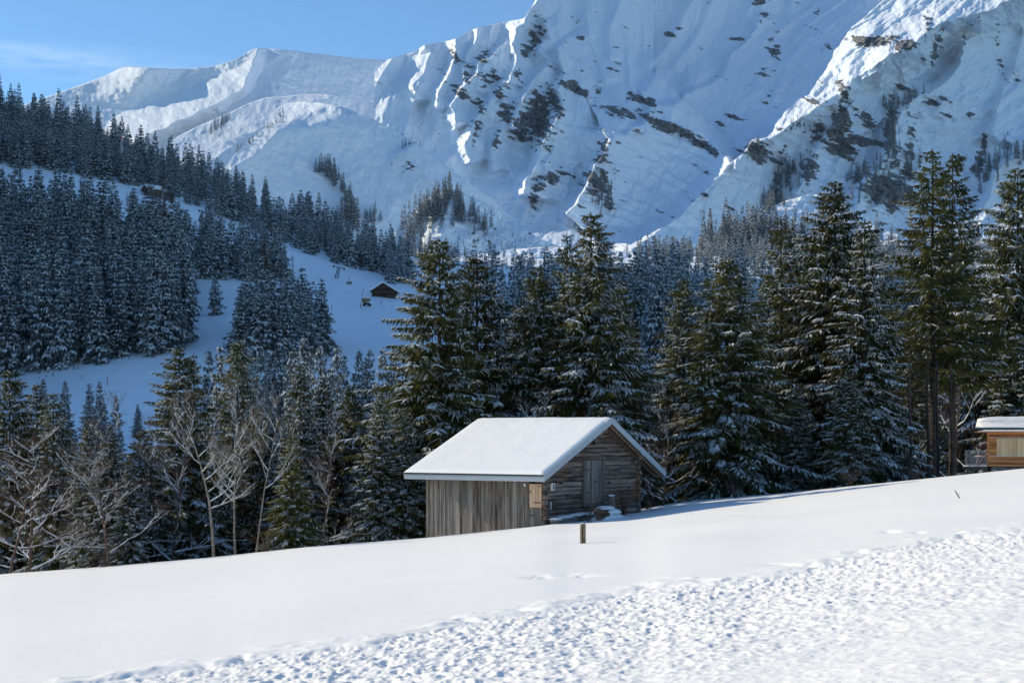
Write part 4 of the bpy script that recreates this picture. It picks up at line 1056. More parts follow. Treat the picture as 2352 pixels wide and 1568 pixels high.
# snow on the roof
nx, ny = 120, 90
xs = np.linspace(XL-.05, XE+.03, nx); ys = np.linspace(Y0R+.0, Y1R-.0, ny)
Xg, Yg = np.meshgrid(xs, ys)
base = np.where(Xg < XR, ZR+(ZL-ZR)*(XR-Xg)/(XR-XL), ZR+(ZE-ZR)*(Xg-XR)/(XE-XR))
ed = np.minimum.reduce([(Xg-xs[0])/.14, (xs[-1]-Xg)/.2, (Yg-ys[0])/.16, (ys[-1]-Yg)/.16]); ed = np.clip(ed, 0, 1)
th_ = .055+.075*np.sqrt(ed)+.016*fbm(Xg*1.3, Yg*1.3, 4, 3)*ed+.006*fbm(Xg*9, Yg*9, 2, 4)
soft = -.07*np.exp(-((Xg-XR)/.35)**2)
Zt = base+th_+soft+.03*(Xg > XR)*np.exp(-((Xg-XR-.5)/.6)**2); Zb = base+.045
V = np.concatenate([np.stack([Xg, Yg, Zt], -1).reshape(-1, 3), np.stack([Xg, Yg, Zb-.0*Xg], -1).reshape(-1, 3)])
F = grid_faces(ny, nx); o = nx*ny; top = list(map(tuple, F)); bot = [tuple(reversed([i+o for i in f])) for f in top]
rim = [j*nx for j in range(ny)]
sk = [(i, i+o, i+1+o, i+1) for i in range(nx-1)]+[((ny-1)*nx+i+1, (ny-1)*nx+i+1+o, (ny-1)*nx+i+o, (ny-1)*nx+i) for i in range(nx-1)]
sk += [((j+1)*nx, (j+1)*nx+o, j*nx+o, j*nx) for j in range(ny-1)]+[(j*nx+nx-1, j*nx+nx-1+o, (j+1)*nx+nx-1+o, (j+1)*nx+nx-1) for j in range(ny-1)]
me = np_mesh('roof_snow', V, np.array(top+bot+sk), [M['roof_snow']], smooth=True)
link('roof_snow', me, roof)
# electric box and meter plate on the gable, holes in the logs
x, z = gab(1263, 1117); mb = MB(); mb.box(x-.1, -.16, z-.14, x+.1, -.07, z+.14); eb = mb.build('meter_box', M['white_paint'], barn, bevel=.012)
mb = MB(); mb.box(x-.055, -.168, z-.09, x+.055, -.158, z+.09); mb.build('window', M['glass'], eb)
mb = MB(); mb.box(x-.03, -.174, z-.03, x+.03, -.169, z+.04); mb.build('dial', M['metal'], eb)
x, z = gab(1259, 1160); mb = MB(); mb.box(x-.06, -.14, z-.16, x+.07, -.08, z+.16); mb.build('socket_cover', M['zinc'], barn, bevel=.03)
y_, z_ = side(1208, 1113); mb = MB(); mb.box(-.095, y_-.04, z_-.05, -.07, y_+.04, z_+.05); mb.build('notice', M['white_paint'], barn)
mb = MB()
for px, py, w, h in ((1441, 1118, .05, .05), (1425, 1145, .08, .07), (1396, 1107, .1, .04), (1300, 1139, .05, .04), (1285, 1109, .1, .03), (1375, 1110, .03, .1)):
    x, z = gab(px, py); mb.box(x-w, -.085, z-h, x+w, -.072, z+h)
mb.build('vent_hole', M['dark'], barn)
x, z = gab(1362, 1013); mb = MB(); mb.box(x-.14, -.09, z-.13, x+.02, -.06, z+.13); mb.build('gable_opening', M['dark'], barn)
# stone footing in front of the corner, with snow on it
def place_local(x, y): q = W0+G2*x+R2*y; return float(q[0]), float(q[1])
st = thing('stone_wall', 'low dry stone footing capped with snow at the barn corner', 'wall', (W0[0], W0[1], 0), TH)
mb = MB(); rg = random.Random(6); gzb = gz(*place_local(1.2, -.5))
for r_ in range(4):
    x = -.1+rg.random()*.1
    while x < 2.3-r_*.16:
        w = rg.uniform(.18, .42); z0 = gzb-.28+r_*.115+x*.055
        mb.box(x, -.62+rg.uniform(-.03, .03), z0, x+w-.015, -.3, z0+.105, 0, .5); x += w
mb.build('stones', M['stone'], st, bevel=.012)
def blob(mbx, cx, cy, cz, rx, ry, rz, seed, n=18, m=10, flat=.0, mi=0):
    vs = []; fs = []
    for j in range(m+1):
        ph = math.pi*j/m
        for i in range(n):
            a = 2*math.pi*i/n; q = 1+.16*math.sin(a*3+seed)+.12*math.sin(a*5+seed*2+ph*3)+.1*math.sin(ph*4+seed*3+a*2)
            vs.append((cx+rx*q*math.sin(ph)*math.cos(a), cy+ry*q*math.sin(ph)*math.sin(a), cz+rz*math.cos(ph)*(1 if ph < 1.57 else .5)*(1+.1*math.sin(a*4+seed))))
    for j in range(m):
        for i in range(n): fs.append((j*n+i, (j+1)*n+i, (j+1)*n+(i+1) % n, j*n+(i+1) % n))
    mbx.add(vs, fs, mi)
mb = MB()
for x, w in ((.15, .3), (.9, .55), (1.6, .45), (2.1, .3), (2.6, .22), (2.95, .2), (3.3, .2)): blob(mb, x, -.47, gzb+.17+x*.05-(x > 2.2)*.06, w, .22, .07, x*7)
mb.build('snow_cap', M['roof_snow'], st, smooth=True)
# snowed-in wood pile before the gable
wx, wz = gab(1378, 1178, -1.2)
wp = thing('wood_pile', 'snowed-in pile of split logs in front of the barn gable', 'wood pile', (W0[0], W0[1], 0), TH)
gp = gz(*place_local(wx, -1.2))
mb = MB(); rg = random.Random(12)
for i in range(12):
    a = rg.uniform(-.15, .15); x = wx-.75+.12*(i % 3)+rg.uniform(0, .1); zz = gp+.05+.11*(i//3)
    tube(mb, [(x-.1, -1.55+.02*i, zz), (x+.75, -1.45+a+.02*i, zz+.08)], [.085, .075], 7, 0, rg.random())
mb.build('logs', M['rafter'], wp)
mb = MB(); blob(mb, wx+.0, -1.45, gp+.44, .52, .3, .1, 2, 26, 12); blob(mb, wx+.55, -1.35, gp+.26, .5, .34, .15, 5, 26, 12); blob(mb, wx+.5, -1.25, gp-.05, 1.05, .5, .3, 9, 30, 14)
mb.build('snow_cap', M['roof_snow'], wp, smooth=True)
sx_, sz_ = gab(1404, 1160, -.6)
mb = MB(); q = place_local(sx_, -.6)
tube(mb, [(0, 0, -.5), (.02, 0, .3), (0, .02, .85)], [.16, .15, .14], 9); blob(mb, 0, 0, .86, .125, .125, .05, 3, mi=1)
tag(mb.build('tree_stump', [M['log'], M['roof_snow']], loc=(q[0], q[1], gz(*q))), 'short dark stump with a cap of snow beside the wood pile', 'stump')
def twigs(name, label, cat, X, Y, n, h, spread, seed, mat='twig', r0=.008, lean=0, group=None):
    mb = MB(); g = random.Random(seed)
    for i in range(n):
        a = g.uniform(0, 6.28); sp = g.uniform(.2, 1)*spread; hh = h*g.uniform(.5, 1.1)
        p = [(g.uniform(-.15, .15)*spread, g.uniform(-.15, .15)*spread, -.1)]
        for k in range(1, 5):
            f = k/4; p.append((math.cos(a)*sp*f**1.4+lean*f+g.uniform(-.04, .04)*h, math.sin(a)*sp*f**1.4+g.uniform(-.04, .04)*h, hh*f))
        tube(mb, p, [r0, r0*.9, r0*.75, r0*.55, r0*.3], 3, cap=False)
        for k in (2, 3):
            b = Vector(p[k]); d = Vector((g.uniform(-1, 1), g.uniform(-1, 1), g.uniform(.3, 1)))*h*.2
            tube(mb, [b, b+d*.6, b+d], [r0*.5, r0*.4, r0*.2], 3, cap=False)
    o = mb.build(name, M[mat], loc=(X, Y, gz(X, Y))); tag(o, label, cat, group); return o
q = place_local(gab(1432, 1170, -.5)[0], -.5); twigs('shrub', 'bare brushy shrub against the right part of the barn gable', 'shrub', q[0], q[1], 30, 1.1, .6, 3)
q = place_local(gab(1352, 1180, -1.8)[0], -1.8); twigs('shrub', 'few tall bare shoots rising in front of the wood pile', 'shrub', q[0], q[1], 9, 1.6, .9, 4, r0=.009)

# ------------------------------------------------------------------ foreground post and stick
def on_snow(px, py):
    Y = np.linspace(8, 60, 600); m, _ = crest_m(np.full(600, float(px))); z = ground(np.full(600, float(px)), Y); rows = HY-z/Y*K
    return P(px, py, float(Y[np.argmax(rows < py)]))
X, Y, Z = on_snow(1339, 1247)
post = thing('fence_post', 'short weathered wooden post standing alone in the sunlit snow', 'post', (X, Y, Z))
r = 6.6/K*Y; hp = 45/K*Y
mb = MB(); vs = []; fs = []; n = 22; rows_ = [-.4, 0, hp*.3, hp*.6, hp*.97, hp]; rg = random.Random(4)
prof = [1+.05*math.sin(3*i)+(-.12 if i in (15, 16) else 0)+rg.uniform(-.02, .02) for i in range(n)]
for j, zz in enumerate(rows_):
    for i in range(n):
        a = 6.283*i/n; q = r*prof[i]*(.93 if j == 5 else 1); vs.append((q*math.cos(a), q*math.sin(a), zz))
for j in range(len(rows_)-1):
    for i in range(n): fs.append((j*n+i, j*n+(i+1) % n, (j+1)*n+(i+1) % n, (j+1)*n+i))
fs.append(tuple((len(rows_)-1)*n+i for i in range(n))); mb.add(vs, fs); mb.build('shaft', M['post'], post)
mb = MB(); tube(mb, [(-.02, -r*.99, hp*.98), (-.012, -r*1.02, hp*.72), (-.022, -r*1.02, hp*.5), (-.005, -r*1.02, 0)], [.003, .006, .008, .005], 4); mb.build('crack', M['dark'], post)
mb = MB(); blob(mb, -.018, -r*1.03, hp*.38, .017, .012, .02, 3, 8, 6); mb.build('marking_tag', plain('pink_tag', (.75,.18,.16)), post)
mb = MB(); blob(mb, 0, 0, hp+.003, r*.8, r*.8, .02, 3, 14, 8); mb.build('snow_cap', M['roof_snow'], post, smooth=True)
X, Y, Z = on_snow(2205, 1144)
mb = MB(); s = Y/K
tube(mb, [(1*s, 0, -.15), (0, 0, 0), (-5*s, .02, 8*s), (-8*s, .0, 13*s), (-12.5*s, 0, 19*s)], [1.5*s, 1.5*s, 1.4*s, 1.25*s, .95*s], 7)
tube(mb, [(-6*s, 0, 10*s), (-3.5*s, 0, 9.6*s), (-2.6*s, 0, 11.8*s)], [.35*s, .3*s, .5*s], 4)
tag(mb.build('stick', M['old_wood'], loc=(X, Y, Z)), 'thin leaning stick poking out of the snow below the chalet', 'stick')

# ------------------------------------------------------------------ chalet at the right edge
CY = 96.0
def C(px, py, y=CY): return P(px, py, y)
ch = thing('wooden_chalet', 'modern cedar clad chalet with snowy roof cut by the right edge', 'chalet', (C(2268, 1080)[0], CY, 0), R(-20))
ox = C(2268, 1080)[0]; u = CY/K
def cx(px): return (px-2268)*u
def cz(py): return (HY-py)*u
mb = MB(); LEN = 12.0; DEP = 7.0
rg = random.Random(2)
def boards(z0, z1, x0, x1, n, yo, mbx):
    for i in range(n): mbx.box(x0, yo-.03-rg.uniform(0, .006), z0+(z1-z0)*i/n+.004, x1, yo, z0+(z1-z0)*(i+1)/n-.004, 0, rg.uniform(.1, .95))
boards(cz(1070), cz(1047), 0.14, LEN, 5, 0, mb); boards(cz(1047)+.0, cz(1004), 0.14, cx(2288), 9, 0, mb); boards(cz(1003), cz(993), .14, LEN, 3, 0, mb)
mb.box(-.02, -.05, cz(1070), .14, .1, cz(993), 0, .6)
for i in range(16): mb.box(-.03, .1, cz(1070)+(cz(993)-cz(1070))*i/16+.004, .0, DEP, cz(1070)+(cz(993)-cz(1070))*(i+1)/16-.004, 0, rg.random())
mb.build('cladding', M['cedar'], ch)
mb = MB(); mb.box(.02, .02, cz(1100), LEN, DEP, cz(990)); mb.build('wall_core', M['dark'], ch)
mb = MB(); x = cx(2288); i = 0
while x < LEN:
    w = .26; mb.box(x+.003, -.055, cz(1046), x+w-.003, -.02, cz(1006), 0, .35+.5*rg.random()); x += w
mb.build('shutter_panel', M['pine_panel'], ch)
mb = MB(); mb.box(.14, -.07, cz(1005), LEN, -.035, cz(1003.3)); mb.box(.14, -.07, cz(1047.5), LEN, -.035, cz(1046)); mb.build('rail', M['white_paint'], ch)
mb = MB(); r_ = 0; zt = cz(1071.5)
for row in range(9):
    x = cx(2276)
    while x < LEN:
        w = rg.uniform(.2, .55); mb.box(x, -.02-rg.uniform(0, .03), zt-.16*(row+1)+.01, x+w-.02, .2, zt-.16*row-.005, rg.choice([0, 0, 1, 2]), 0); x += w
mb.build('stone_base', [M['stone'], plain('stone_tan', (.34,.25,.14), .9, .3, 9), plain('stone_pale', (.4,.38,.35), .9, .2, 9)], ch, bevel=.01)
# roof with snow, eaves board, gutter
mb = MB(); mb.box(cx(2241), -1.1, cz(993), LEN, DEP+.8, cz(990.5)); mb.build('soffit', M['cedar'], ch)
rf = MB(); rf.prism([(-1.15, cz(986)), (DEP+1, cz(986)), (DEP/2, cz(959))], cx(2242), LEN, 'x'); roofc = rf.build('roof', M['dark'], ch)
mb = MB(); mb.box(cx(2241), -1.22, cz(986), LEN, -1.14, cz(981.5)); mb.build('gutter', plain('slate_blue', (.05,.07,.085), .5), roofc)
def snow_slab(x0, x1, prof, name, par, nn=26, seed=1):
    """prof: list of (y, ztop, zbot)"""
    vs = []; fs = []; m = len(prof); g = random.Random(seed)
    for i in range(nn+1):
        x = x0+(x1-x0)*i/nn; e = min(1, i/2.5)**.5
        for (y, zt_, zb_) in prof: vs.append((x, y, zb_+(zt_-zb_)*(.25+.75*e)+g.uniform(-.012, .012)))
        for (y, zt_, zb_) in reversed(prof): vs.append((x, y, zb_))
    L = 2*m
    for i in range(nn):
        for j in range(L): fs.append((i*L+j, i*L+(j+1) % L, (i+1)*L+(j+1) % L, (i+1)*L+j))
    fs += [tuple(reversed(range(L))), tuple(nn*L+j for j in range(L))]
    b = MB(); b.add(vs, fs); return b.build(name, M['roof_snow'], par, smooth=True)
snow_slab(cx(2243), LEN, [(-1.2, cz(981), cz(982)), (-1.05, cz(977), cz(982)), (0, cz(970), cz(978)), (1.5, cz(962), cz(970)), (DEP/2-.4, cz(955), cz(962)), (DEP/2+.6, cz(955), cz(962)), (DEP+1, cz(978), cz(984))], 'roof_snow', roofc)
snow_slab(cx(2248), LEN, [(-1.32, cz(987.5), cz(990.5)), (-1.22, cz(986.3), cz(990.5)), (-.9, cz(986), cz(990.5))], 'snow_lip', roofc, 60, 4)
mb = MB(); mb.box(cx(2218), -.9, cz(990.5), cx(2247), -.6, cz(988)); mb.build('gutter_arm', M['dark'], roofc)
# balcony with metal railing
mb = MB(); mb.box(cx(2216), -.2, cz(1079), -.0, 2.6, cz(1070.5), 0, .3); bal = mb.build('balcony', M['old_wood'], ch)
mb = MB(); mb.box(cx(2222), .1, cz(1110), cx(2236), 1.4, cz(1080), 0); mb.build('pier', M['stone'], bal)
mb = MB(); mb.box(cx(2219), -.17, cz(1034.5), -.04, -.12, cz(1033.2)); mb.box(cx(2219), -.17, cz(1066), -.04, -.12, cz(1065))
for i in range(27):
    x = cx(2219)+.02+i*.055*1.03
    if x < -.05: mb.box(x, -.165, cz(1070), x+.025, -.13, cz(1034))
for i in range(34): mb.box(cx(2219), -.1+i*.075, cz(1070), cx(2219)+.02, -.07+i*.075, cz(1034))
mb.build('railing', M['metal'], bal)
snow_slab(cx(2215), -.02, [(-.21, cz(1070), cz(1070.6)), (-.1, cz(1067), cz(1070.6)), (1, cz(1066), cz(1070.6)), (2.6, cz(1067), cz(1070.6))], 'snow_cap', bal, 14, 7)
tb = thing('garden_table', 'small snowy table on the chalet balcony behind the railing', 'table', (ox+cx(2258), CY+.9, cz(1066)))
mb = MB(); mb.box(-.35, -.35, .46, .35, .35, .5); mb.build('tabletop', M['old_wood'], tb)
for a in (-.3, .3):
    for b in (-.3, .3): mb = MB(); mb.box(a-.025, b-.025, 0, a+.025, b+.025, .46); mb.build('leg', M['old_wood'], tb)
mb = MB(); blob(mb, 0, 0, .5, .33, .33, .1, 2); mb.build('snow_cap', M['roof_snow'], tb, smooth=True)
X, Y, _ = P(2345, 1070, 92); twigs('shrub', 'bare leafless bush in front of the pale chalet shutter', 'shrub', X, Y, 40, 2.6, 1.2, 9, r0=.012)

# ------------------------------------------------------------------ bare broadleaf trees
def bare_tree(seed, H, spread, name_mat, levels=5, first=.22, lean=(0, 0), trunks=1, snow=.9, nb=7, r0=.14, up=.55):
    g = random.Random(seed); lb, sb = MB(), MB(); tb_ = MB()
    def seg(mbx, p, d, L, r, lev):
        n = 4 if lev < 3 else 3; pts = [p.copy()]; rad = [r]; q = p.copy(); dd = d.copy()
        for k in range(n):
            wob = .16 if lev else .07
            dd = (dd+Vector((g.gauss(0, wob), g.gauss(0, wob), g.gauss(0, wob)+(.10 if lev and lev < 3 else .03)))).normalized()
            q = q+dd*L/n; pts.append(q.copy()); rad.append(r*(1-.75*(k+1)/n) if lev else r*(1-.68*(k+1)/n))
        tube(mbx, pts, rad, 7 if lev == 0 else (5 if lev == 1 else 3), cap=False)
        if snow and 1 <= lev < 4:
            for a in range(n):
                d1 = (pts[a+1]-pts[a]).normalized()
                if abs(d1.z) < .85 and g.random() < snow*(1.1 if lev < 3 else .3):
                    rr = [max(.014, rad[a]*.95), max(.01, rad[a+1]*.95)]; up_ = Vector((0, 0, 1))
                    tube(sb, [pts[a]+up_*rad[a]*.75+Vector((0, 0, .008)), (pts[a]+pts[a+1])/2+up_*(rad[a]+rad[a+1])*.5+Vector((0, 0, .012)), pts[a+1]+up_*rad[a+1]*.75+Vector((0, 0, .008))], [rr[0]*.7, sum(rr)*.55, rr[1]*.7], 4, cap=False)
        if lev >= levels: return
        kids = nb if lev == 0 else (5 if lev == 1 else (4 if lev < 4 else 3))
        for i in range(kids):
            f = (first+(1-first)*(i+g.random()*.7)/kids) if lev == 0 else g.uniform(.25, 1.0)
            idx = min(n-1, int(f*n)); b = pts[idx].lerp(pts[idx+1], f*n-idx)
            az = g.uniform(0, 6.283); side_ = Vector((math.cos(az), math.sin(az), 0))
            if lev == 0: nd = (side_*spread+Vector((0, 0, g.uniform(.05, up)*(1+f)))).normalized(); LL = H*g.uniform(.3, .48)*(1.15-.6*f)
            else: nd = (dd+side_*g.uniform(.5, .95)+Vector((0, 0, g.uniform(-.1, .35)))).normalized(); LL = L*g.uniform(.38, .68)
            seg(lb, b, nd, LL, max(.0065, rad[idx]*(.5 if lev == 0 else .55)), lev+1)
    for t in range(trunks):
        a = 6.283*t/max(1, trunks)+seed
        seg(tb_, Vector((math.cos(a)*.25*(trunks > 1), math.sin(a)*.25*(trunks > 1), -1.0)), Vector((lean[0]+.1*math.cos(a)*(trunks > 1), lean[1], 1)).normalized(), H+1, r0, 0)
    out = []
    k_ = len(lb.f)
    lb.add(sb.v, sb.f, 1)
    for mbx, nm, mt in ((tb_, 'trunk', name_mat), (lb, 'branches', name_mat)):
        me = bpy.data.meshes.new(nm); me.from_pydata(mbx.v, [], mbx.f); me.materials.append(M[mt]); me.materials.append(M['tree_snow']); me.polygons.foreach_set('material_index', mbx.m)
        me.polygons.foreach_set('use_smooth', [True]*len(mbx.f)); out.append((nm, me))
    return out
BT = [bare_tree(1, 9, 1.0, 'twig', 5, .12, nb=11, r0=.13), bare_tree(2, 10, .9, 'twig', 5, .2, nb=10, r0=.13), bare_tree(3, 11, .8, 'birch', 5, .4, nb=9, r0=.13, snow=.9),
      bare_tree(4, 12, .7, 'birch', 5, .5, lean=(.16, 0), nb=8, r0=.12, snow=.8), bare_tree(5, 8, 1.1, 'twig', 5, .15, nb=10, r0=.11, snow=.8)]
def put_bare(k, x, ytop, Y, label, name='bare_tree', rz=None, wd=1.0, group=None):
    X, _, Zt = P(x, ytop, Y); Zg = gpx(x, Y); H0 = (9, 10, 11, 12, 8)[k]; s = (Zt-Zg)/(H0*1.08)
    o = thing(name, label, 'tree', (X, Y, Zg), rng_.random()*6.28 if rz is None else rz, group); o.scale = (s*wd, s*wd, s)
    for nm, me in BT[k]: link(nm, me, o)
rng_ = random.Random(31)
for a in ((0,60,985,56,'tangled bare tree with snow-lined boughs at the far left edge',None,1.15),(1,190,960,58,'bare tree with arching snow-lined boughs left of the frosted spruces',None,1.1),
          (4,20,1080,54,'low bare tree spreading over the lower left corner of the wood',None,1.35),(1,255,1060,54,'bare tree with snow-lined boughs at the snow edge left of the long boughed one',None,1.25),(1,300,1010,60,'thin bare tree between the two left hand tangles and the golden green spruce',None,1.0),
          (2,492,960,54,'bare tree with long snow-covered boughs reaching left',3.0,1.2),(2,542,930,54,'straight pale trunked birch with forked top',1.0,.8),
          (3,585,920,54,'slender birch whose pale trunk leans to the right',0,.8),(1,735,1000,60,'thin bare tree right of the bushy yellow green conifer',None,.7),(4,1522,960,66,'bare tree with thick snow-lined boughs right of the barn gable',None,1.0),
          (1,1480,930,72,'brownish bare tree behind the right slope of the barn roof',None,.9),(1,2185,760,97,'tall brown bare tree among the dark trunks near the chalet',None,.9),(0,1255,900,64,'brown bare tree behind the barn roof ridge',None,.8),
          (1,2050,880,84,'thin bare tree in the shade left of the dark trunks',None,.8),(1,385,960,60,'reddish bare crown in front of the golden green spruce',None,.9),(1,90,960,66,'brown bare crown behind the left hand tangles',None,1.0)):
    k, x, yt, Y, lab, rz, wd = a[0], a[1], a[2], a[3], a[4], a[5], a[6]*.88
    put_bare(k, x, yt, Y, lab, 'birch_tree' if k in (3,) or 'birch' in lab else 'bare_tree', rz, wd)
# bare trunks standing in the dark wood near the chalet
for i, (x, w, lab) in enumerate(((2090, .1, 'leftmost dark bare trunk in the shade of the right hand spruces'), (2131, .12, 'second dark bare trunk from the left, under the tallest right hand spruce'), (2153, .11, 'third dark bare trunk, close to the second one'), (2184, .14, 'thick dark bare trunk nearest the chalet'), (2062, .07, 'thin dark stem left of the bare trunks'))):
    Y = 70+i*2.5; X = (x-1176)/K*Y; zg = gpx(x, Y); mb = MB(); g = random.Random(i)
    tube(mb, [(0, 0, -1), (.05, 0, 2), (-.03, .02, 4.5), (0, 0, 7)], [w*.9, w*.75, w*.6, w*.35], 9)
    for k in range(26):
        z = g.uniform(1.2, 6.8); a = g.uniform(0, 6.28); L = g.uniform(.4, 1.8)
        tube(mb, [(0, 0, z), (math.cos(a)*L*.6, math.sin(a)*L*.6, z-.05), (math.cos(a)*L, math.sin(a)*L, z-.25*L)], [.022, .014, .006], 3, cap=False)
    tag(mb.build('dead_trunk', M['bark'], loc=(X, Y, zg)), lab, 'tree trunk')
for i, (x, Y, lab) in enumerate(((1955, 64, 'pale dry bush at the edge of the snow below the right hand row'), (2235, 70, 'dry bush at the snow edge left of the chalet balcony'), (1490, 64, 'low bare bush at the snow edge right of the barn corner'), (1690, 66, 'low bare bush at the end of the barn shadow'), (2100, 66, 'thin bare brush between the dark trunks'), (610, 52, 'low twiggy brush at the foot of the birches'), (240, 52, 'low twiggy brush under the left hand bare trees'))):
    X = (x-1176)/K*Y; twigs('shrub', lab, 'shrub', X, Y, 26, 1.3, 1.5, 60+i, r0=.008)

# ------------------------------------------------------------------ things on the far slopes
def at(px, py):
    Y = inv_y(px, py) or 430.; return P(px, py, Y)
def hut(name, label, px, py, wpx, depth, wall_h, pitch, rz, mat, Yf=None):
    X, Y, Z = at(px, py); s = Y/K; w = wpx*s
    h = thing(name, label, 'hut', (X, Y, Z), rz); hw = w/2*.86; rh = pitch
    mb = MB(); mb.prism([(-hw, -1.5), (hw, -1.5), (hw, wall_h), (0, wall_h+rh*.86), (-hw, wall_h)], 0, depth, 'y'); wl_ = mb.build('wall', mat, h)
    mb = MB()
    for k in range(int((wall_h+rh)/.35)):
        z = k*.35; half = hw if z < wall_h else hw*(1-(z-wall_h)/(rh*.86))
        if half > .3: mb.box(-half+.05, -.05, z+.03, half-.05, -.005, z+.31, 0, rng_.random())
    mb.build('boarding', mat, wl_)
    mb = MB()
    for x0, x1 in ((-.75, -.15), (.1, 1.1)): mb.box(x0, -.08, .75, x1, -.055, 1.35)
    mb.build('window', M['dark'], h)
    mb = MB(); t = .16
    mb.prism([(-w/2, wall_h-rh*.16), (0, wall_h+rh), (w/2, wall_h-rh*.16), (w/2, wall_h-rh*.16-t), (0, wall_h+rh-t), (-w/2, wall_h-rh*.16-t)], -.6, depth+.6, 'y'); rf = mb.build('roof', M['soffit'], h)
    mb = MB(); o = .02
    mb.prism([(-w/2-.02, wall_h-rh*.16+o), (0, wall_h+rh+o), (w/2+.02, wall_h-rh*.16+o), (w/2, wall_h-rh*.16+.5), (0, wall_h+rh+.45), (-w/2, wall_h-rh*.16+.5)], -.55, depth+.6, 'y'); mb.build('roof_snow', M['roof_snow'], rf)
    return h
hut('wooden_hut', 'small dark brown hut on the sunlit rise above the blue slope', 880.5, 685, 62, 7, 2.6, 2.3, R(-6), M['brown_wall'])
hut('wooden_hut', 'hut half hidden among the spruces of the upper left forest', 334, 446, 36, 6, 2.2, 1.6, R(-50), M['old_wood'])
# bank of snow catching the sun behind the hut
X, Y, Z = at(872, 684); n, m_ = 60, 24; vs = []; fs = []
for j in range(m_+1):
    for i in range(n+1):
        a = i/n*2-1; b = j/m_*2-1; h_ = max(0, (1-a*a))**1.2*max(0, 1-b*b)**1.1
        vs.append((a*20+2, 9+b*9, -1.2+h_*4.9))
for j in range(m_):
    for i in range(n): fs.append((j*(n+1)+i, j*(n+1)+i+1, (j+1)*(n+1)+i+1, (j+1)*(n+1)+i))
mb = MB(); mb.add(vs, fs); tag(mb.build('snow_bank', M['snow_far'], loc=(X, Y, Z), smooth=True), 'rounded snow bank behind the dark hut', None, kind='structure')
def lift_tower(px, py, hpx, label, w=1.6, lean=0, lattice=False, chairs=True):
    X, Y, Z = at(px, py); s = Y/K; H = hpx*s; t = thing('lift_tower', label, 'ski lift tower', (X, Y, Z), 0); t.rotation_euler = (0, lean, 0)
    mb = MB()
    if lattice:
        q = .45
        for a in (-q, q):
            for b in (-q, q): tube(mb, [(a*1.3, b*1.3, -1), (a*.7, b*.7, H)], [.09, .07], 4)
        for k in range(9):
            z0, z1 = H*k/9, H*(k+1)/9; sg = 1 if k % 2 else -1
            for b in (-q, q): tube(mb, [(-sg*q, b, z0), (sg*q, b, z1)], [.05, .05], 3)
    else: tube(mb, [(0, 0, -1), (0, 0, H)], [.42, .28], 8)
    mb.build('mast', M['metal'] if not lattice else M['iron'], t)
    mb = MB(); tube(mb, [(-w*1.6, 0, H), (w*1.6, 0, H-.1)], [.16, .16], 4)
    if not lattice:
        tube(mb, [(-w, 0, H+1.2), (w, 0, H+1.2)], [.12, .12], 4); tube(mb, [(-w, 0, H+1.2), (-.3, 0, H)], [.1, .1], 4); tube(mb, [(w, 0, H+1.2), (.3, 0, H)], [.1, .1], 4)
    mb.build('cross_arm', M['metal'], t)
    for a in (-w*1.5, w*1.5):
        mb = MB(); mb.box(a-.15, -1.3, H-.35, a+.15, 1.3, H-.05)
        for k in range(5): tube(mb, [(a-.12, -1.1+k*.55, H-.38), (a+.12, -1.1+k*.55, H-.38)], [.22, .22], 8)
        mb.build('sheave_train', M['iron'], t)
    if not lattice: mb = MB(); mb.box(-.25, -.42, H*.72, .25, -.3, H*.72+.6); mb.build('number_plate', M['red'], t)
lift_tower(635, 494, 34, 'chairlift tower with wide cross arm among the brown scrub', 2.2)
lift_tower(279, 345, 34, 'chairlift tower poking out of the upper left forest', 1.8)
lift_tower(943, 652, 30, 'chairlift tower right of the small hut, partly behind the big spruce', 2.0)
lift_tower(772, 640, 28, 'slanting lattice drag lift tower on the open ski slope', 1.3, R(14), True)
lift_tower(458, 510, 26, 'lattice drag lift tower at the upper snow strip', 1.0, R(18), True)
def lift_chair(px, py, h, label, z_up):
    X, Y, Z = P(px, py, (inv_y(px, py+15) or 500)-8); s = Y/K
    c = thing('lift_chair', label, 'lift chair', (X, Y, Z)); w = h*s
    mb = MB(); mb.box(-w, -.3, -.1, w, .3, .06); mb.build('seat', M['iron'], c)
    mb = MB(); mb.box(-w, .3, 0, w, .38, .8); mb.build('backrest', M['old_wood'], c)
    mb = MB(); tube(mb, [(0, .35, .7), (0, .2, 2.2), (0, 0, z_up)], [.06, .06, .06], 5); mb.build('hanger', M['iron'], c)
    mb = MB(); blob(mb, 0, .05, .1, w*.9, .28, .14, 2); mb.build('snow_cap', M['roof_snow'], c)
lift_chair(670, 494, 7, 'empty snowy lift chair hanging right of the tower in the scrub', 3.4)
lift_chair(802, 652, 6, 'empty lift chair hanging above the open slope right of the lattice tower', 2.6)
def wand(px, py, hpx, label, mats=('red', 'pole_blue'), r=.05, lean=0, name='slope_marker', cat='marker pole', grp='slope marker poles'):
    X, Y, Z = at(px, py); H = hpx*Y/K; o = thing(name, label, cat, (X, Y, Z), 0, grp); o.rotation_euler = (0, lean, 0)
    mb = MB(); tube(mb, [(0, 0, -.5), (0, 0, H*.55)], [r, r], 6); mb.build('pole', M[mats[1]], o)
    mb = MB(); tube(mb, [(0, 0, H*.55), (0, 0, H)], [r*1.7, r*1.7], 6); mb.build('marker_head', M[mats[0]], o)
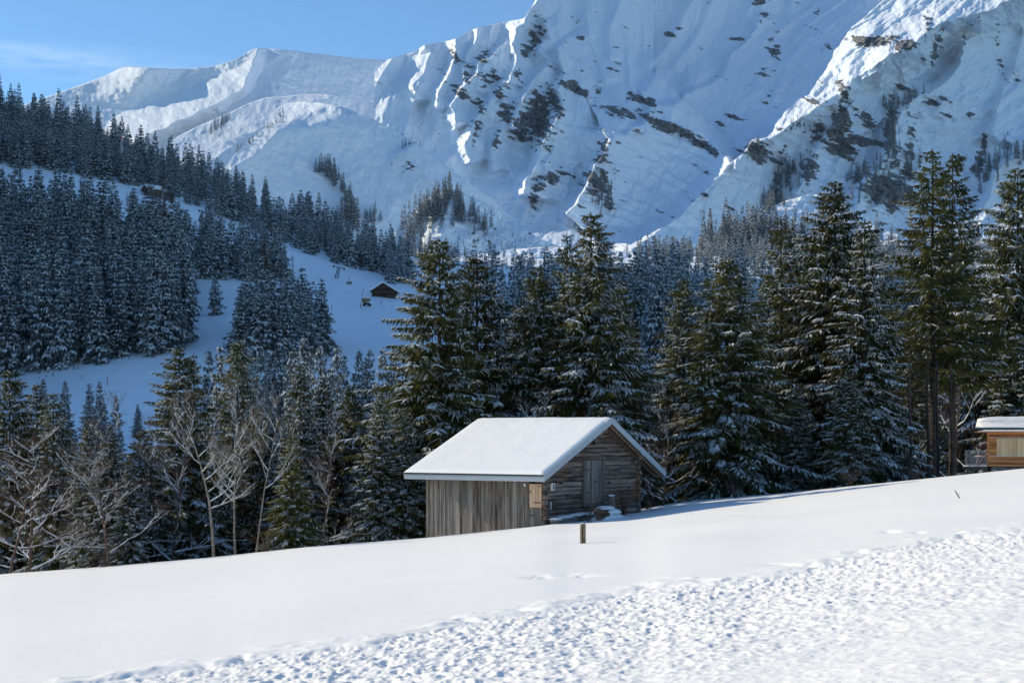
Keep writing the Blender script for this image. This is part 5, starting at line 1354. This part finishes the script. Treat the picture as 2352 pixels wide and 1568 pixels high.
for px, py, h, lab in ((762, 718, 18, 'red and blue slope pole left of the snow cannon'), (876, 674+32, 16, 'red slope pole just right of the snow cannon'), (826, 826, 20, 'slope pole above the frosted tree tips of the middle belt'), (723, 658, 6, 'short red pole at the left tip of the sunlit rise'),
                       (941, 775, 22, 'dark slope pole left of the broad sunlit spruce on the slope'), (188, 874, 14, 'orange slope pole at the lower left piste edge'), (353, 824, 12, 'orange slope pole before the left forest edge'), (247, 892, 28, 'tall slope pole in the middle of the lower piste'), (512, 812, 10, 'orange pole right of the lone spruce')):
    wand(px, py, h, lab)
def lance(px, py, tx, ty, label):
    X, Y, Z = at(px, py); s = Y/K; o = thing('snow_lance', label, 'snow lance', (X, Y, Z))
    mb = MB(); tube(mb, [(0, 0, -.5), ((tx-px)*s, 0, (py-ty)*s)], [.12, .07], 6); mb.build('lance_pipe', M['metal'], o)
    mb = MB(); tube(mb, [((tx-px)*s*.12, 0, 0), ((tx-px)*s*.16, 0, 1.4)], [.16, .16], 6); mb.build('support', M['metal'], o)
    mb = MB(); tube(mb, [((tx-px)*s, 0, (py-ty)*s), ((tx-px)*s*1.03, 0, (py-ty)*s*1.03)], [.16, .12], 6); mb.build('nozzle', M['iron'], o)
lance(827, 708, 835, 662, 'tall leaning snow lance left of the small hut')
lance(172, 856, 202, 800, 'long slanting snow lance before the lower left forest edge')
lance(512, 800, 526, 782, 'short snow lance right of the lone spruce')
X, Y, Z = at(842, 703); sc_ = thing('snow_cannon', 'yellow snow cannon wrapped in tarpaulin below the small hut', 'snow cannon', (X, Y, Z), .3)
mb = MB(); tube(mb, [(-1.1, -.9, 1.6), (.9, .9, 2.1)], [.75, .6], 14); mb.build('fan_drum', M['yellow'], sc_)
mb = MB(); mb.box(-.9, -.6, .5, .9, .6, 1.0); mb.build('carriage', M['iron'], sc_)
mb = MB(); mb.box(-1.3, -.25, .2, 1.5, .25, .45); mb.build('skid', M['white_paint'], sc_)
mb = MB(); blob(mb, 0, 0, 2.5, .8, .7, .5, 4); mb.build('snow_cap', M['roof_snow'], sc_, smooth=True)
for x in (-.9, .9): mb = MB(); tube(mb, [(x, -.75, .35), (x, -.5, .35)], [.38, .38], 12); mb.build('wheel', M['dark'], sc_)
for i in range(15):
    f = i/14; px = 90+f*222; py = 876-f*52-8*math.sin(f*3)
    X, Y, Z = at(px, py); mb = MB(); tube(mb, [(0, 0, -.3), (.03*(i % 3), 0, 1.1)], [.09, .08], 6)
    if i == 0: me_post = mb.build('fence_post', M['iron'], loc=(X, Y, Z))
    else: me_post = mb.build('fence_post', M['iron'], loc=(X, Y, Z))
    tag(me_post, 'small dark fence post in the row along the lower forest edge', 'post', 'fence posts along the lower piste')
X, Y, Z = P(490, 788, 380); Z = gpx(490, 380)
pd = MB(); tube(pd, [(0, 0, -.2), (0, 0, 2.0)], [.5, .45], 10); tag(pd.build('safety_pad', M['yellow'], loc=(494*0+P(494, 0, 385)[0], 384.2, gpx(494, 384))), 'orange protective pad round the trunk of the lone spruce', 'pad')
# brown scrub on the upper slope
SH = []
for k in range(3):
    mb = MB(); g = random.Random(k+40)
    for i in range(46):
        a = g.uniform(0, 6.28); r = g.uniform(0, 1.6); x, y = math.cos(a)*r, math.sin(a)*r; hh = g.uniform(2.5, 5.5)
        tube(mb, [(x, y, -.3), (x*1.2, y*1.2, hh*.5), (x*1.6+g.uniform(-.3, .3), y*1.6, hh)], [.05, .035, .012], 3, cap=False)
        for _ in range(3):
            z = g.uniform(.4, .95)*hh; b = g.uniform(0, 6.28); tube(mb, [(x*1.3, y*1.3, z), (x*1.3+math.cos(b)*.8, y*1.3+math.sin(b)*.8, z+.7)], [.03, .012], 3, cap=False)
    me = bpy.data.meshes.new('shrub'); me.from_pydata(mb.v, [], mb.f); me.materials.append(M['twig']); SH.append(me)
i = 0
for (x, X, Y, Z) in scatter([(560, 490), (720, 520), (860, 600), (930, 640), (840, 625), (700, 575), (600, 530)], 95, 2.2, 71)+scatter([(280, 430), (330, 445), (430, 475), (400, 500), (300, 500)], 12, 2.0, 72):
    o = bpy.data.objects.new('shrub', SH[i % 3]); COL.objects.link(o); o.location = (X, Y, Z); o.rotation_euler = (0, 0, i*1.7); s = .7+.6*((i*37) % 10)/10; o.scale = (s, s, s); i += 1
    tag(o, 'brown leafless scrub bush among the spruces of the upper slope', 'shrub', 'brown scrub on the upper slope')
EXPO = 0.32; HAZE = 0.00002
# ------------------------------------------------------------------ light, sky, camera
SUN_A, SUN_E = 68.0, 27.0        # degrees left of the view, and above the horizon
sd = Vector((-math.sin(R(SUN_A))*math.cos(R(SUN_E)), math.cos(R(SUN_A))*math.cos(R(SUN_E)), math.sin(R(SUN_E))))
ld = bpy.data.lights.new('sun', 'SUN'); ld.energy = 4.1; ld.angle = R(.53); ld.color = (1, .87, .64)
lo = bpy.data.objects.new('sun', ld); COL.objects.link(lo); lo.rotation_euler = sd.to_track_quat('Z', 'Y').to_euler()
w = bpy.data.worlds.new('World'); SC.world = w; w.use_nodes = True; nt = w.node_tree; nt.nodes.clear()
sky = nt.nodes.new('ShaderNodeTexSky'); sky.sky_type = 'NISHITA'; sky.sun_disc = False
sky.sun_elevation = R(SUN_E); sky.sun_rotation = R(-SUN_A); sky.altitude = 1500; sky.air_density = 1.0; sky.dust_density = 0.0; sky.ozone_density = 4.0
bg = nt.nodes.new('ShaderNodeBackground'); bg.inputs[1].default_value = .15
out = nt.nodes.new('ShaderNodeOutputWorld'); nt.links.new(bg.outputs[0], out.inputs[0])
# thin streak of high cloud low over the left ridge
tc = nt.nodes.new('ShaderNodeTexCoord'); mp = nt.nodes.new('ShaderNodeMapping'); mp.inputs['Scale'].default_value = (9, 9, 70); mp.inputs['Rotation'].default_value = (0, R(-5), 0)
nz = nt.nodes.new('ShaderNodeTexNoise'); nz.inputs['Scale'].default_value = 1.2; nz.inputs['Detail'].default_value = 7; nz.inputs['Roughness'].default_value = .62
nt.links.new(tc.outputs['Generated'], mp.inputs[0]); nt.links.new(mp.outputs[0], nz.inputs['Vector'])
sx = nt.nodes.new('ShaderNodeSeparateXYZ'); nt.links.new(tc.outputs['Generated'], sx.inputs[0])
def mth(op, a, b, c=None):
    n = nt.nodes.new('ShaderNodeMath'); n.operation = op
    for i, v in enumerate((a, b, c)):
        if v is None: continue
        if isinstance(v, (int, float)): n.inputs[i].default_value = v
        else: nt.links.new(v, n.inputs[i])
    return n.outputs[0]
el = mth('ADD', sx.outputs['Z'], mth('MULTIPLY', sx.outputs['X'], .0))
band = mth('SUBTRACT', 1.0, mth('MINIMUM', 1.0, mth('ABSOLUTE', mth('DIVIDE', mth('SUBTRACT', el, .242), .014), 0.0)))
left = nt.nodes.new('ShaderNodeMapRange'); left.inputs['From Min'].default_value = -.16; left.inputs['From Max'].default_value = -.30; nt.links.new(sx.outputs['X'], left.inputs['Value'])
nr_ = nt.nodes.new('ShaderNodeMapRange'); nr_.inputs['From Min'].default_value = .4; nr_.inputs['From Max'].default_value = .7; nt.links.new(nz.outputs['Fac'], nr_.inputs['Value'])
fac = mth('MULTIPLY', mth('MULTIPLY', band, left.outputs[0]), mth('MULTIPLY', nr_.outputs[0], .5))
mx = nt.nodes.new('ShaderNodeMix'); mx.data_type = 'RGBA'; nt.links.new(fac, mx.inputs[0]); nt.links.new(sky.outputs[0], mx.inputs[6]); mx.inputs[7].default_value = (6.5, 6.9, 7.4, 1)
tn = nt.nodes.new("ShaderNodeMix"); tn.data_type = "RGBA"; tn.blend_type = "MULTIPLY"; tn.inputs[0].default_value = 1; tn.inputs[7].default_value = (.77, .9, .91, 1); nt.links.new(mx.outputs[2], tn.inputs[6]); nt.links.new(tn.outputs[2], bg.inputs[0])
cd = bpy.data.cameras.new('camera'); cam = bpy.data.objects.new('camera', cd); COL.objects.link(cam)
cam.rotation_euler = (R(90), 0, 0); cd.sensor_width = 36; cd.lens = 50; cd.shift_y = 92/1024; cd.clip_start = .1; cd.clip_end = 20000
SC.camera = cam
SC.view_settings.view_transform = 'Standard'; SC.view_settings.look = 'None'; SC.view_settings.exposure = EXPO; SC.view_settings.gamma = 1
SC.cycles.max_bounces = 5; SC.cycles.diffuse_bounces = 3; SC.cycles.glossy_bounces = 1; SC.cycles.transmission_bounces = 3; SC.cycles.transparent_max_bounces = 4
SC.cycles.use_adaptive_sampling = True; SC.cycles.adaptive_threshold = .02; SC.cycles.sample_clamp_indirect = 4
SC.cycles.use_denoising = True

# air between the trees and the mountains
hz = MB(); hz.box(-2600, -60, -60, 2600, 5600, 1900)
hm, hnt, hout = new_mat('haze'); pv = hnt.nodes.new('ShaderNodeVolumePrincipled'); pv.inputs['Color'].default_value = (.42, .64, 1.0, 1); pv.inputs['Density'].default_value = HAZE; pv.inputs['Anisotropy'].default_value = 0.0
hnt.links.new(pv.outputs[0], hout.inputs['Volume'])
if HAZE: tag(hz.build('haze', hm), 'thin blue air over the valley', None, None, 'stuff')
SC.cycles.volume_bounces = 0
